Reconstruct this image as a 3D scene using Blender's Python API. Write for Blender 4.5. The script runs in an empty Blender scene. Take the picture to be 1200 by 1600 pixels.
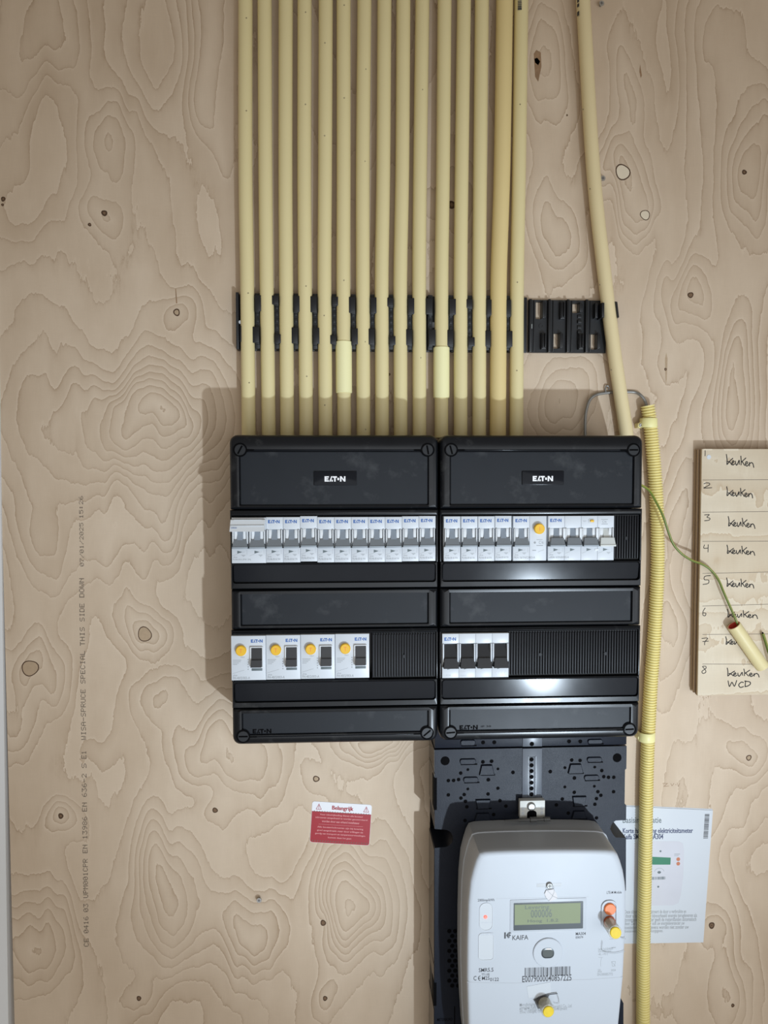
import bpy, bmesh, math, random
import numpy as np
from mathutils import Matrix, Vector

random.seed(7)
SC = bpy.context.scene
COL = SC.collection

# ------------------------------------------------------------------ camera
# Wall coordinates in millimetres: x right, z up (0 = top edge of the black
# enclosures), h = distance off the plywood wall.  World = (x, -h, z + Z0).
Z0 = 1550.0
FPX = 1170.0
CAM = (122.3767, -44.8218, 886.808)          # x, z, h
PITCH, YAW, ROLL = math.radians(-2.64919), math.radians(2.87567), math.radians(-0.08846)


def cam_axes():
    Rz = Matrix.Rotation(-YAW, 3, 'Z')
    Rx = Matrix.Rotation(PITCH, 3, 'X')
    M = Rz @ Rx
    r, w, u = M @ Vector((1, 0, 0)), M @ Vector((0, 1, 0)), M @ Vector((0, 0, 1))
    c, s = math.cos(ROLL), math.sin(ROLL)
    return c * r + s * u, -s * r + c * u, w


CR, CU, CW = cam_axes()
cam = bpy.data.objects.new('camera', bpy.data.cameras.new('camera'))
COL.objects.link(cam)
M4 = Matrix((CR, CU, -CW)).transposed().to_4x4()
M4.translation = Vector((CAM[0], -CAM[2], CAM[1] + Z0)) * 0.001
cam.matrix_world = M4
cam.data.sensor_fit = 'HORIZONTAL'
cam.data.sensor_width = 36.0
cam.data.lens = 36.0 * FPX / 1200.0
cam.data.clip_start = 0.01
SC.camera = cam

# ------------------------------------------------------------------ light
world = bpy.data.worlds.new('room_light')
SC.world = world
world.use_nodes = True
bg = world.node_tree.nodes['Background']
bg.inputs[0].default_value = (1.0, 0.86, 0.68, 1)
bg.inputs[1].default_value = 0.235


def area_light(name, x, z, h, tx, tz, th, size, size_y, power, color):
    d = bpy.data.lights.new(name, 'AREA')
    d.shape = 'RECTANGLE'
    d.size, d.size_y = size, size_y
    d.energy = power
    d.color = color
    o = bpy.data.objects.new(name, d)
    COL.objects.link(o)
    p = Vector((x, -h, z + Z0)) * 0.001
    t = Vector((tx, -th, tz + Z0)) * 0.001
    o.location = p
    o.rotation_euler = (t - p).to_track_quat('-Z', 'Y').to_euler()
    return o


# hand torch held low on the right of the photographer
td = bpy.data.lights.new('hand_torch', 'SPOT')
td.energy = 86.0
td.color = (0.74, 0.87, 1.0)
td.shadow_soft_size = 0.018
td.spot_size = math.radians(38)
td.spot_blend = 1.0
torch = bpy.data.objects.new('hand_torch', td)
COL.objects.link(torch)
torch.location = Vector((765, -1620, -1010 + Z0)) * 0.001
torch.rotation_euler = (Vector((265, 0, -215 + Z0)) * 0.001 - torch.location).to_track_quat('-Z', 'Y').to_euler()
# added soft fill on the right, out of frame, kept off the glossy panels
area_light('side_fill', 1250, -400, 1200, 250, -200, 0, 0.55, 0.75, 3.2, (0.86, 0.93, 1.0))
# added soft fill standing in for the bright room behind the camera
area_light('front_fill', 430, -480, 1500, 330, -330, 0, 1.2, 1.1, 7.5, (0.90, 0.95, 1.0))
# unseen soft panel added near the torch for a pale sheen on the strips
area_light('sheen_fill', 735, -930, 1720, 250, -300, 0, 0.34, 0.52, 0.45, (0.78, 0.88, 1.0))

SC.view_settings.view_transform = 'Standard'
SC.view_settings.look = 'None'
SC.view_settings.gamma = 1
SC.view_settings.use_curve_mapping = False
SC.view_settings.exposure = 0.12


# ------------------------------------------------------------------ helpers
def U(px, py, h):
    """photo pixel -> wall x, z at height h off the wall"""
    d = CW + (px - 600.0) / FPX * CR - (py - 800.0) / FPX * CU
    t = (CAM[2] - h) / d.y
    return (CAM[0] + t * d.x, CAM[1] + t * d.z)


def UX(px, py, h): return U(px, py, h)[0]
def UZ(px, py, h): return U(px, py, h)[1]


def rr(x0, x1, z0, z1, r=0.0, n=4, rs=None):
    """rounded rectangle outline; rs = radii (bl, br, tr, tl)"""
    if x0 > x1: x0, x1 = x1, x0
    if z0 > z1: z0, z1 = z1, z0
    rs = rs or (r, r, r, r)
    out = []
    for (cx, cz, a0), q in zip(((x0, z0, 180), (x1, z0, 270), (x1, z1, 0), (x0, z1, 90)), rs):
        q = max(q, 0.001)
        sx = 1 if cx == x0 else -1
        sz = 1 if cz == z0 else -1
        for k in range(n + 1):
            a = math.radians(a0 + 90.0 * k / n)
            out.append((cx + sx * q + q * math.cos(a), cz + sz * q + q * math.sin(a)))
    return out


def circ(cx, cz, r, n=16, rz=None):
    rz = rz or r
    return [(cx + r * math.cos(2 * math.pi * k / n), cz + rz * math.sin(2 * math.pi * k / n)) for k in range(n)]


class MB:
    """collects shapes for one mesh; points are (x, z, h) in mm"""

    def __init__(self):
        self.v, self.f, self.mi = [], [], []

    def face(self, idx, m=0):
        self.f.append(tuple(idx)); self.mi.append(m)

    def quad(self, pts, m=0):
        b = len(self.v); self.v += [tuple(p) for p in pts]
        self.face(range(b, b + len(pts)), m)

    def flat(self, outline, h, m=0):
        self.quad([(x, z, h) for x, z in outline], m)

    def rect(self, x0, x1, z0, z1, h, m=0):
        self.quad([(x0, z0, h), (x1, z0, h), (x1, z1, h), (x0, z1, h)], m)

    def loft3(self, rings, cap0=True, cap1=True, m=0, close=True):
        b = len(self.v); n = len(rings[0])
        for r in rings: self.v += [tuple(p) for p in r]
        for i in range(len(rings) - 1):
            for k in range(n if close else n - 1):
                a, c = b + i * n + k, b + i * n + (k + 1) % n
                self.face((a, c, c + n, a + n), m)
        if cap0: self.face([b + k for k in range(n)][::-1], m)
        if cap1: self.face([b + (len(rings) - 1) * n + k for k in range(n)], m)
        return self

    def loft(self, rings, cap0=True, cap1=True, m=0):
        return self.loft3([[(x, z, h) for x, z in o] for o, h in rings], cap0, cap1, m)

    def box(self, x0, x1, z0, z1, h0, h1, b=0.0, r=0.0, n=3, m=0):
        """block standing off the wall with rounded corners r and a front bevel b"""
        if x0 > x1: x0, x1 = x1, x0
        if z0 > z1: z0, z1 = z1, z0
        if r == 0: n = 0
        o = (lambda i: rr(x0 + i, x1 - i, z0 + i, z1 - i, max(r - i, 0.0), n) if r > 0 else
             [(x0 + i, z0 + i), (x1 - i, z0 + i), (x1 - i, z1 - i), (x0 + i, z1 - i)])
        if b > 0:
            self.loft([(o(0), h0), (o(0), h1 - b), (o(b * 0.3), h1 - b * 0.3), (o(b), h1)], m=m)
        else:
            self.loft([(o(0), h0), (o(0), h1)], m=m)
        return self

    def tube(self, path, r, n=10, caps=True, m=0, stripe=None):
        P = [Vector(p) for p in path]
        up = None
        rings = []
        for i, p in enumerate(P):
            t = (P[min(i + 1, len(P) - 1)] - P[max(i - 1, 0)]).normalized()
            if up is None:
                up = Vector((0, 0, 1)) if abs(t.z) < 0.9 else Vector((1, 0, 0))
            s = t.cross(up).normalized()
            up = s.cross(t).normalized()
            q = r[i] if isinstance(r, (list, tuple)) else r
            rings.append([tuple(p + q * (math.cos(2 * math.pi * k / n) * s + math.sin(2 * math.pi * k / n) * up)) for k in range(n)])
        f0 = len(self.f)
        self.loft3(rings, caps, caps, m)
        if stripe:
            for i in range(f0, f0 + (len(P) - 1) * n):
                if ((i - f0) % n) in stripe[0]: self.mi[i] = stripe[1]
        return self

    def cyl(self, cx, cz, h0, h1, r, n=20, b=0.0, r1=None):
        r1 = r1 or r
        if b > 0:
            return self.loft([(circ(cx, cz, r, n), h0), (circ(cx, cz, r1, n), h1 - b), (circ(cx, cz, r1 - b, n), h1)])
        return self.loft([(circ(cx, cz, r, n), h0), (circ(cx, cz, r1, n), h1)])

    def ribbon(self, pts, w, h, m=0):
        """flat pen stroke lying at height h"""
        n = len(pts)
        for i in range(n - 1):
            (x0, z0), (x1, z1) = pts[i], pts[i + 1]
            d = math.hypot(x1 - x0, z1 - z0) or 1e-6
            dx, dz = (x1 - x0) / d, (z1 - z0) / d
            e = w * 0.35
            ax, az, bx, bz = x0 - dx * e, z0 - dz * e, x1 + dx * e, z1 + dz * e
            nx, nz = -dz * w / 2, dx * w / 2
            self.quad([(ax + nx, az + nz, h), (ax - nx, az - nz, h), (bx - nx, bz - nz, h), (bx + nx, bz + nz, h)], m)
            h += 0.0015

    def mesh(self, name, mats, origin=(0, 0, 0), recalc=True, angle=32):
        me = bpy.data.meshes.new(name)
        ox, oz, oh = origin
        me.from_pydata([((x - ox) * 0.001, -(h - oh) * 0.001, (z - oz) * 0.001) for x, z, h in self.v], [], self.f)
        if not isinstance(mats, (list, tuple)): mats = [mats]
        for mt in mats: me.materials.append(mt)
        me.polygons.foreach_set('material_index', self.mi)
        if recalc:
            bm = bmesh.new(); bm.from_mesh(me)
            bmesh.ops.recalc_face_normals(bm, faces=bm.faces)
            # open flat pieces face the room
            for f in bm.faces:
                if all(not e.is_manifold for e in f.edges) and f.normal.y > 0: f.normal_flip()
            bm.to_mesh(me); bm.free()
        me.polygons.foreach_set('use_smooth', [True] * len(me.polygons))
        me.set_sharp_from_angle(angle=math.radians(angle))
        me.update()
        return me


ORG = {}


def link(name, me, parent=None, origin=None):
    o = bpy.data.objects.new(name, me)
    COL.objects.link(o)
    if parent is not None:
        o.parent = parent
        ORG[o.name] = ORG.get(parent.name, (0, 0, 0))
    elif origin is not None:
        o.location = (origin[0] * 0.001, -origin[2] * 0.001, (origin[1] + Z0) * 0.001)
        ORG[o.name] = origin
    return o


def part(name, mb, mats, parent, angle=32, recalc=True):
    """a mesh in wall coordinates hung under its thing"""
    return link(name, mb.mesh(name, mats, ORG[parent.name], recalc, angle), parent)


def tag(o, label=None, cat=None, group=None, kind=None):
    if label: o['label'] = label
    if cat: o['category'] = cat
    if group: o['group'] = group
    if kind: o['kind'] = kind
    return o


def thing(name, origin, label, cat, group=None):
    o = link(name, None, None, origin)
    o.empty_display_size = 0.02
    return tag(o, label, cat, group)


def solo(name, mb, mats, origin, label, cat, group=None, angle=32):
    """a thing that is one mesh"""
    return tag(link(name, mb.mesh(name, mats, origin, True, angle), None, origin), label, cat, group)


# ------------------------------------------------------------------ materials
def nd(nt, t, **kw):
    n = nt.nodes.new(t)
    for k, v in kw.items():
        if k.startswith('i'): n.inputs[int(k[1:])].default_value = v
        else: setattr(n, k, v)
    return n


def math_node(nt, op, a, b=None, clamp=False):
    n = nt.nodes.new('ShaderNodeMath'); n.operation = op; n.use_clamp = clamp
    for i, q in enumerate((a, b)):
        if q is None: continue
        if hasattr(q, 'is_linked'): nt.links.new(q, n.inputs[i])
        else: n.inputs[i].default_value = q
    return n.outputs[0]


def mix_color(nt, fac, a, b, mode='MIX'):
    n = nt.nodes.new('ShaderNodeMix'); n.data_type = 'RGBA'; n.blend_type = mode
    for s, q in ((n.inputs[0], fac), (n.inputs[6], a), (n.inputs[7], b)):
        if hasattr(q, 'is_linked'): nt.links.new(q, s)
        else: s.default_value = q
    return n.outputs[2]


def noise(nt, vec, scale, detail=3.0, rough=0.55, stretch=None):
    if stretch:
        mp = nt.nodes.new('ShaderNodeMapping'); mp.inputs['Scale'].default_value = stretch
        nt.links.new(vec, mp.inputs[0]); vec = mp.outputs[0]
    n = nt.nodes.new('ShaderNodeTexNoise')
    n.inputs['Scale'].default_value = scale
    n.inputs['Detail'].default_value = detail
    n.inputs['Roughness'].default_value = rough
    nt.links.new(vec, n.inputs['Vector'])
    return n.outputs['Fac']


def plastic(name, col, rough=0.4, var=0.06, nscale=60.0, spec=0.5, metal=0.0, bump=0.0, bscale=900.0,
            rvar=0.0, coat=0.0, trans=0.0, emit=None, dust=None):
    m = bpy.data.materials.new(name); m.use_nodes = True
    nt = m.node_tree; b = nt.nodes['Principled BSDF']
    tc = nt.nodes.new('ShaderNodeTexCoord').outputs['Object']
    c = (*col, 1)
    f = noise(nt, tc, nscale, 4)
    k = math_node(nt, 'MULTIPLY_ADD', f, 2 * var)
    nt.nodes[-1].inputs[2].default_value = 1 - var
    cc = mix_color(nt, 1.0, c, k, 'MULTIPLY')
    if dust:
        dcol, lo, hi, ds, amt = dust
        dn = noise(nt, tc, ds, 6, 0.65)
        mr = nt.nodes.new('ShaderNodeMapRange'); nt.links.new(dn, mr.inputs[0])
        mr.inputs[1].default_value, mr.inputs[2].default_value = lo, hi
        mr.inputs[3].default_value, mr.inputs[4].default_value = 0.0, amt
        cc = mix_color(nt, mr.outputs[0], cc, (*dcol, 1))
    nt.links.new(cc, b.inputs['Base Color'])
    b.inputs['Roughness'].default_value = rough
    if rvar:
        rn = noise(nt, tc, nscale * 0.6, 5, 0.6)
        rv = math_node(nt, 'MULTIPLY_ADD', rn, 2 * rvar); nt.nodes[-1].inputs[2].default_value = rough - rvar
        nt.links.new(rv, b.inputs['Roughness'])
    b.inputs['Specular IOR Level'].default_value = spec
    b.inputs['Metallic'].default_value = metal
    b.inputs['Coat Weight'].default_value = coat
    b.inputs['Transmission Weight'].default_value = trans
    if emit:
        b.inputs['Emission Color'].default_value = (*emit[0], 1)
        b.inputs['Emission Strength'].default_value = emit[1]
    if bump:
        bn = nt.nodes.new('ShaderNodeBump'); bn.inputs['Strength'].default_value = bump
        bn.inputs['Distance'].default_value = 0.0004
        nt.links.new(noise(nt, tc, bscale, 2), bn.inputs['Height'])
        nt.links.new(bn.outputs[0], b.inputs['Normal'])
    return m


def wood_finish(nt, b, ring, grad, vec, base, warm, pale):
    """contour figure of rotary-cut veneer from a growth-ring field"""
    jag = noise(nt, vec, 1.0, 3, 0.6, (420, 420, 26))
    jag2 = noise(nt, vec, 1.0, 4, 0.6, (60, 60, 22))
    j = math_node(nt, 'ADD', math_node(nt, 'MULTIPLY', jag, 0.16), math_node(nt, 'MULTIPLY', jag2, 0.75))
    g = math_node(nt, 'ADD', ring, j)
    fr = math_node(nt, 'FRACT', g)
    gr = math_node(nt, 'MAXIMUM', grad, 0.016)
    d1 = math_node(nt, 'DIVIDE', fr, gr)
    d2 = math_node(nt, 'DIVIDE', math_node(nt, 'SUBTRACT', 1.0, fr), gr)

    def ex(d, s): return math_node(nt, 'EXPONENT', math_node(nt, 'MULTIPLY', d, -1.0 / s))
    # how strong a given ring shows varies over the sheet
    st = noise(nt, vec, 9.0, 2)
    st = math_node(nt, 'MULTIPLY_ADD', st, 1.5); nt.nodes[-1].inputs[2].default_value = 0.1
    dark = math_node(nt, 'ADD', math_node(nt, 'MULTIPLY', ex(d1, 1.2), 0.55), math_node(nt, 'MULTIPLY', ex(d1, 8.0), 0.30))
    dark = math_node(nt, 'MULTIPLY', dark, st, True)
    lite = math_node(nt, 'MULTIPLY', math_node(nt, 'MULTIPLY', ex(d2, 1.5), 0.7), st, True)
    blot = noise(nt, vec, 7.0, 4, 0.6)
    blot2 = noise(nt, vec, 1.0, 3, 0.55, (30, 30, 9))
    bl = math_node(nt, 'ADD', math_node(nt, 'MULTIPLY', blot, 0.6), math_node(nt, 'MULTIPLY', blot2, 0.4))
    mr = nt.nodes.new('ShaderNodeMapRange'); nt.links.new(bl, mr.inputs[0])
    mr.inputs[1].default_value, mr.inputs[2].default_value = 0.35, 0.65
    wn = nt.nodes.new('ShaderNodeTexWhiteNoise'); wn.noise_dimensions = '1D'
    nt.links.new(math_node(nt, 'FLOOR', g), wn.inputs['W'])
    tone = math_node(nt, 'MULTIPLY_ADD', wn.outputs['Value'], 0.5); nt.nodes[-1].inputs[2].default_value = -0.25
    bt = math_node(nt, 'ADD', mr.outputs[0], tone, True)
    c = mix_color(nt, bt, base, pale)
    c = mix_color(nt, dark, c, warm)
    c = mix_color(nt, lite, c, (min(pale[0] * 1.10, 1), min(pale[1] * 1.12, 1), min(pale[2] * 1.15, 1), 1))
    fib = noise(nt, vec, 1.0, 3, 0.7, (1500, 1500, 55))
    hat = noise(nt, vec, 1.0, 2, 0.6, (70, 70, 1300))
    fm = math_node(nt, 'ADD', math_node(nt, 'MULTIPLY', fib, 0.10), math_node(nt, 'MULTIPLY', hat, 0.07))
    fm = math_node(nt, 'ADD', fm, 0.915)
    c = mix_color(nt, 1.0, c, fm, 'MULTIPLY')
    nt.links.new(c, b.inputs['Base Color'])
    b.inputs['Roughness'].default_value = 0.62
    b.inputs['Specular IOR Level'].default_value = 0.25
    bn = nt.nodes.new('ShaderNodeBump'); bn.inputs['Strength'].default_value = 0.25
    bn.inputs['Distance'].default_value = 0.0004
    hh = math_node(nt, 'ADD', math_node(nt, 'MULTIPLY', fib, 0.5), math_node(nt, 'MULTIPLY', ex(d1, 1.5), -0.6))
    nt.links.new(hh, bn.inputs['Height']); nt.links.new(bn.outputs[0], b.inputs['Normal'])


def wall_wood():
    m = bpy.data.materials.new('plywood_wall_veneer'); m.use_nodes = True
    nt = m.node_tree; b = nt.nodes['Principled BSDF']
    tc = nt.nodes.new('ShaderNodeTexCoord').outputs['Object']
    a = nd(nt, 'ShaderNodeAttribute', attribute_name='ring_field').outputs['Fac']
    g = nd(nt, 'ShaderNodeAttribute', attribute_name='ring_slope').outputs['Fac']
    wood_finish(nt, b, a, g, tc, (0.575, 0.455, 0.335, 1), (0.375, 0.265, 0.172, 1), (0.65, 0.530, 0.405, 1))
    return m


def board_wood(name, base, warm, pale, sx, sz):
    m = bpy.data.materials.new(name); m.use_nodes = True
    nt = m.node_tree; b = nt.nodes['Principled BSDF']
    tc = nt.nodes.new('ShaderNodeTexCoord').outputs['Object']
    r = math_node(nt, 'MULTIPLY', noise(nt, tc, 1.0, 2, 0.5, (sx, sx, sz)), 7.0)
    wood_finish(nt, b, r, 0.07, tc, base, warm, pale)
    return m


MAT = {}
MAT['wall'] = wall_wood()
MAT['board'] = board_wood('label_board_veneer', (0.65, 0.55, 0.41, 1), (0.54, 0.41, 0.27, 1), (0.70, 0.61, 0.47, 1), 3.0, 13)
MAT['ply_dark'] = plastic('ply_edge_dark', (0.20, 0.13, 0.08), 0.7, 0.2, 300, 0.2)
MAT['ply_light'] = plastic('ply_edge_light', (0.46, 0.34, 0.23), 0.7, 0.15, 300, 0.2)
MAT['ply_mid'] = plastic('ply_edge_mid', (0.34, 0.24, 0.15), 0.7, 0.15, 300, 0.2)
MAT['trim'] = plastic('white_painted_trim', (0.78, 0.80, 0.82), 0.45, 0.02)
MAT['conduit'] = plastic('cream_conduit_pvc', (0.76, 0.66, 0.365), 0.42, 0.04, 14, 0.35)
MAT['conduit_deep'] = plastic('ochre_conduit_pvc', (0.76, 0.61, 0.295), 0.42, 0.04, 14, 0.35)
MAT['conduit_beige'] = plastic('beige_conduit_pvc', (0.76, 0.64, 0.38), 0.42, 0.04, 14, 0.35)
MAT['sleeve'] = plastic('pale_yellow_sleeve_pvc', (0.92, 0.87, 0.50), 0.35, 0.02, 30, 0.4)
MAT['corrugated'] = plastic('yellow_corrugated_pvc', (0.80, 0.69, 0.29), 0.42, 0.04, 20, 0.35)
MAT['clip_yellow'] = plastic('yellow_clip_plastic', (0.86, 0.80, 0.38), 0.4, 0.04, 40, 0.4)
MAT['red_inside'] = plastic('red_conduit_inside', (0.80, 0.11, 0.08), 0.45)
MAT['clip_black'] = plastic('black_clip_plastic', (0.016, 0.018, 0.021), 0.40, 0.15, 90, 0.5)
MAT['clip_deep'] = plastic('black_clip_hook_plastic', (0.010, 0.011, 0.013), 0.38, 0.15, 90, 0.5)
MAT['black_gloss'] = plastic('black_glossy_plastic', (0.007, 0.008, 0.010), 0.24, 0.2, 40, 0.28, rvar=0.08,
                             dust=((0.06, 0.06, 0.06), 0.60, 0.75, 35, 0.5))
MAT['black_field'] = plastic('black_satin_plastic', (0.015, 0.018, 0.023), 0.36, 0.10, 40, 0.18, rvar=0.05, bump=0.10, bscale=1600,
                             dust=((0.11, 0.115, 0.12), 0.56, 0.74, 22, 0.35))
MAT['black_strip'] = plastic('black_shiny_strip', (0.012, 0.013, 0.016), 0.13, 0.15, 40, 0.085, rvar=0.03)
MAT['black_rib'] = plastic('black_ribbed_plastic', (0.013, 0.014, 0.017), 0.42, 0.1, 60, 0.2)
MAT['black_deep'] = plastic('deep_black', (0.0025, 0.0025, 0.003), 0.7, 0.1, 50, 0.04)
MAT['plate'] = plastic('blue_black_board_plastic', (0.011, 0.014, 0.023), 0.34, 0.12, 60, 0.13, rvar=0.05, bump=0.35, bscale=1300)
MAT['plate_gloss'] = plastic('blue_black_glossy_flange', (0.014, 0.016, 0.020), 0.08, 0.05, 60, 0.7)
MAT['strip_grey'] = plastic('grey_shiny_channel', (0.10, 0.115, 0.14), 0.30, 0.10, 50, 0.35, rvar=0.08)
MAT['white'] = plastic('white_device_plastic', (0.60, 0.64, 0.69), 0.35, 0.02, 60, 0.4)
MAT['white2'] = plastic('white_device_plastic_shiny', (0.68, 0.71, 0.74), 0.25, 0.02, 60, 0.5)
MAT['grey_lever'] = plastic('grey_lever_plastic', (0.165, 0.18, 0.195), 0.40, 0.06, 60, 0.4)
MAT['grey_stem'] = plastic('blue_grey_stem_plastic', (0.26, 0.30, 0.35), 0.38, 0.06, 60, 0.4)
MAT['grey_lip'] = plastic('pale_grey_lip_plastic', (0.28, 0.32, 0.36), 0.38, 0.06, 60, 0.4)
MAT['white_lever'] = plastic('off_white_lever_plastic', (0.56, 0.58, 0.56), 0.38, 0.03, 60, 0.4)
MAT['black_lever'] = plastic('black_lever_plastic', (0.022, 0.023, 0.026), 0.35, 0.1, 60, 0.5)
MAT['grey_mark'] = plastic('dark_grey_print', (0.11, 0.14, 0.15), 0.5)
MAT['grey_print'] = plastic('mid_grey_print', (0.30, 0.32, 0.34), 0.5)
MAT['pale_print'] = plastic('pale_grey_print', (0.52, 0.55, 0.58), 0.5)
MAT['blue_print'] = plastic('blue_logo_print', (0.015, 0.10, 0.36), 0.5)
MAT['white_print'] = plastic('white_logo_print', (0.85, 0.85, 0.87), 0.5)
MAT['black_print'] = plastic('black_ink_print', (0.035, 0.036, 0.042), 0.55)
MAT['stamp_ink'] = plastic('faded_stamp_ink', (0.135, 0.108, 0.085), 0.7, 0.35, 260, 0.2)
MAT['pen_ink'] = plastic('black_marker_ink', (0.012, 0.012, 0.014), 0.6, 0.2, 200, 0.2)
MAT['pencil'] = plastic('pencil_line', (0.16, 0.135, 0.11), 0.6, 0.3, 200, 0.2)
MAT['yellow_button'] = plastic('amber_button_plastic', (0.80, 0.47, 0.025), 0.38, 0.05, 120, 0.4)
MAT['orange'] = plastic('orange_button_plastic', (0.78, 0.20, 0.055), 0.35, 0.04, 80, 0.4)
MAT['orange_dark'] = plastic('deep_orange_recess', (0.42, 0.085, 0.02), 0.4, 0.1, 80, 0.4)
MAT['meter'] = plastic('white_meter_plastic', (0.48, 0.515, 0.56), 0.38, 0.015, 30, 0.24, rvar=0.04)
MAT['meter_grey'] = plastic('white_meter_panel', (0.52, 0.55, 0.58), 0.38, 0.015, 30, 0.28)
MAT['meter_line'] = plastic('meter_seam_grey', (0.40, 0.42, 0.45), 0.5)
MAT['lcd'] = plastic('green_lcd', (0.265, 0.31, 0.20), 0.12, 0.03, 40, 0.6, coat=0.3)
MAT['lcd_frame'] = plastic('dark_lcd_frame', (0.05, 0.06, 0.065), 0.25)
MAT['led'] = plastic('red_led', (0.8, 0.15, 0.12), 0.3, emit=((1.0, 0.12, 0.08), 1.1))
MAT['cap_yellow'] = plastic('yellow_seal_cap', (0.72, 0.53, 0.03), 0.5, 0.12, 200, 0.25)
MAT['clear'] = plastic('clear_seal_plastic', (0.60, 0.56, 0.43), 0.35, 0.15, 150, 0.3)
MAT['clear'].node_tree.nodes['Principled BSDF'].inputs['Alpha'].default_value = 0.45
MAT['tag'] = plastic('frosted_seal_tag', (0.55, 0.53, 0.54), 0.35, 0.1, 150, 0.4)
MAT['steel'] = plastic('zinc_steel', (0.55, 0.55, 0.55), 0.38, 0.15, 120, 0.5, metal=1.0, rvar=0.1)
MAT['steel_dark'] = plastic('dull_steel', (0.30, 0.30, 0.29), 0.45, 0.15, 120, 0.5, metal=0.6)
MAT['bracket'] = plastic('grey_white_bracket', (0.62, 0.63, 0.60), 0.4, 0.05, 60, 0.4)
MAT['pin_grey'] = plastic('grey_plastic_pin', (0.085, 0.085, 0.083), 0.4, 0.08, 60, 0.4)
MAT['paper'] = plastic('white_paper', (0.62, 0.66, 0.71), 0.55, 0.015, 20, 0.3)
MAT['navy_print'] = plastic('navy_text_print', (0.05, 0.065, 0.14), 0.55)
MAT['photo_meter'] = plastic('printed_meter_grey', (0.60, 0.61, 0.67), 0.55, 0.06, 25, 0.3)
MAT['photo_green'] = plastic('printed_green', (0.03, 0.20, 0.11), 0.55)
MAT['photo_orange'] = plastic('printed_orange', (0.52, 0.18, 0.09), 0.55)
MAT['red_sticker'] = plastic('red_sticker_print', (0.36, 0.022, 0.034), 0.4, 0.03, 30, 0.4)
MAT['pink_print'] = plastic('pink_text_print', (0.72, 0.33, 0.33), 0.5)
MAT['sticker_white'] = plastic('white_sticker', (0.80, 0.81, 0.85), 0.4, 0.01, 30, 0.4)
MAT['wire_yellow'] = plastic('wire_yellow_insulation', (0.33, 0.31, 0.045), 0.35, 0.08, 60, 0.5)
MAT['wire_green'] = plastic('wire_green_insulation', (0.12, 0.17, 0.025), 0.35, 0.08, 60, 0.5)
MAT['knot_dark'] = plastic('dark_knot_wood', (0.085, 0.05, 0.03), 0.7, 0.5, 400, 0.2)
MAT['knot_mid'] = plastic('brown_knot_wood', (0.20, 0.125, 0.075), 0.7, 0.35, 400, 0.2)
MAT['knot_tan'] = plastic('tan_knot_wood', (0.45, 0.335, 0.225), 0.7, 0.15, 250, 0.2)
MAT['knot_pale'] = plastic('pale_knot_plug', (0.72, 0.63, 0.49), 0.6, 0.06, 150, 0.25)
MAT['streak'] = plastic('resin_streak_wood', (0.30, 0.19, 0.11), 0.65, 0.45, 160, 0.25)
MAT['screw_black'] = plastic('black_screw_plastic', (0.014, 0.016, 0.019), 0.40, 0.1, 60, 0.3)

# ------------------------------------------------------------------ lettering
_tc = {}


def text_mesh(body):
    if body in _tc: return _tc[body]
    cu = bpy.data.curves.new('lettering', 'FONT')
    cu.body = body; cu.resolution_u = 2; cu.offset = 0.012
    o = bpy.data.objects.new('lettering', cu)
    COL.objects.link(o)
    dg = bpy.context.evaluated_depsgraph_get()
    me = bpy.data.meshes.new_from_object(o.evaluated_get(dg))
    vs = [(v.co.x, v.co.y) for v in me.vertices]
    fs = [tuple(p.vertices) for p in me.polygons]
    bpy.data.objects.remove(o); bpy.data.meshes.remove(me); bpy.data.curves.remove(cu)
    xs = [v[0] for v in vs]; ys = [v[1] for v in vs]
    _tc[body] = ([((x - min(xs)) / (max(xs) - min(xs)), (y - min(ys)) / (max(ys) - min(ys))) for x, y in vs], fs)
    return _tc[body]


def put_text(mb, body, x0, x1, z0, z1, h, m=0, rot=0.0, slope=0.0):
    """lettering stretched into the box; slope tilts the baseline"""
    vs, fs = text_mesh(body)
    b = len(mb.v)
    for u, w in vs:
        x = x0 + u * (x1 - x0)
        mb.v.append((x, z0 + w * (z1 - z0) + slope * (x - x0), h))
    for f in fs: mb.face([b + i for i in f], m)


def logo(mb, x0, x1, z0, z1, h, m=0):
    """the block-letter maker's mark on the devices"""
    sx, sz = (x1 - x0) / 5.1, (z1 - z0)

    def P(pts): mb.quad([(x0 + x * sx, z0 + z * sz, h) for x, z in pts], m)
    def Rc(a, b_, c, d): P([(a, c), (b_, c), (b_, d), (a, d)])
    Rc(0, .42, 0, 1); Rc(.42, 1.05, .74, 1); Rc(.42, .9, .38, .62); Rc(.42, 1.05, 0, .26)
    P([(1.15, 0), (1.45, 0), (1.95, 1), (1.62, 1)]); Rc(1.66, 2.0, 0, .34)
    Rc(1.98, 3.02, .72, 1); Rc(2.32, 2.70, 0, .72)
    mb.quad([(x0 + x * sx, z0 + z * sz, h) for x, z in circ(3.34, .48, .24, 10, .26)], m)
    Rc(3.75, 4.13, 0, 1); Rc(4.72, 5.1, 0, 1); P([(4.13, 1), (4.13, .62), (4.72, 0), (4.72, .38)])


def barcode(mb, x0, x1, z0, z1, h, seed, m=0, vertical=False):
    rnd = random.Random(seed)
    a, b_ = (z0, z1) if vertical else (x0, x1)
    L = b_ - a; p = 0.0
    while p < 0.99:
        w = rnd.choice((1, 1, 2, 3)) / 105.0
        q = min(p + w, 1.0)
        if vertical: mb.rect(x0, x1, a + p * L, a + q * L, h, m)
        else: mb.rect(a + p * L, a + q * L, z0, z1, h, m)
        p = q + rnd.choice((1, 1, 2, 2)) / 105.0


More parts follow.
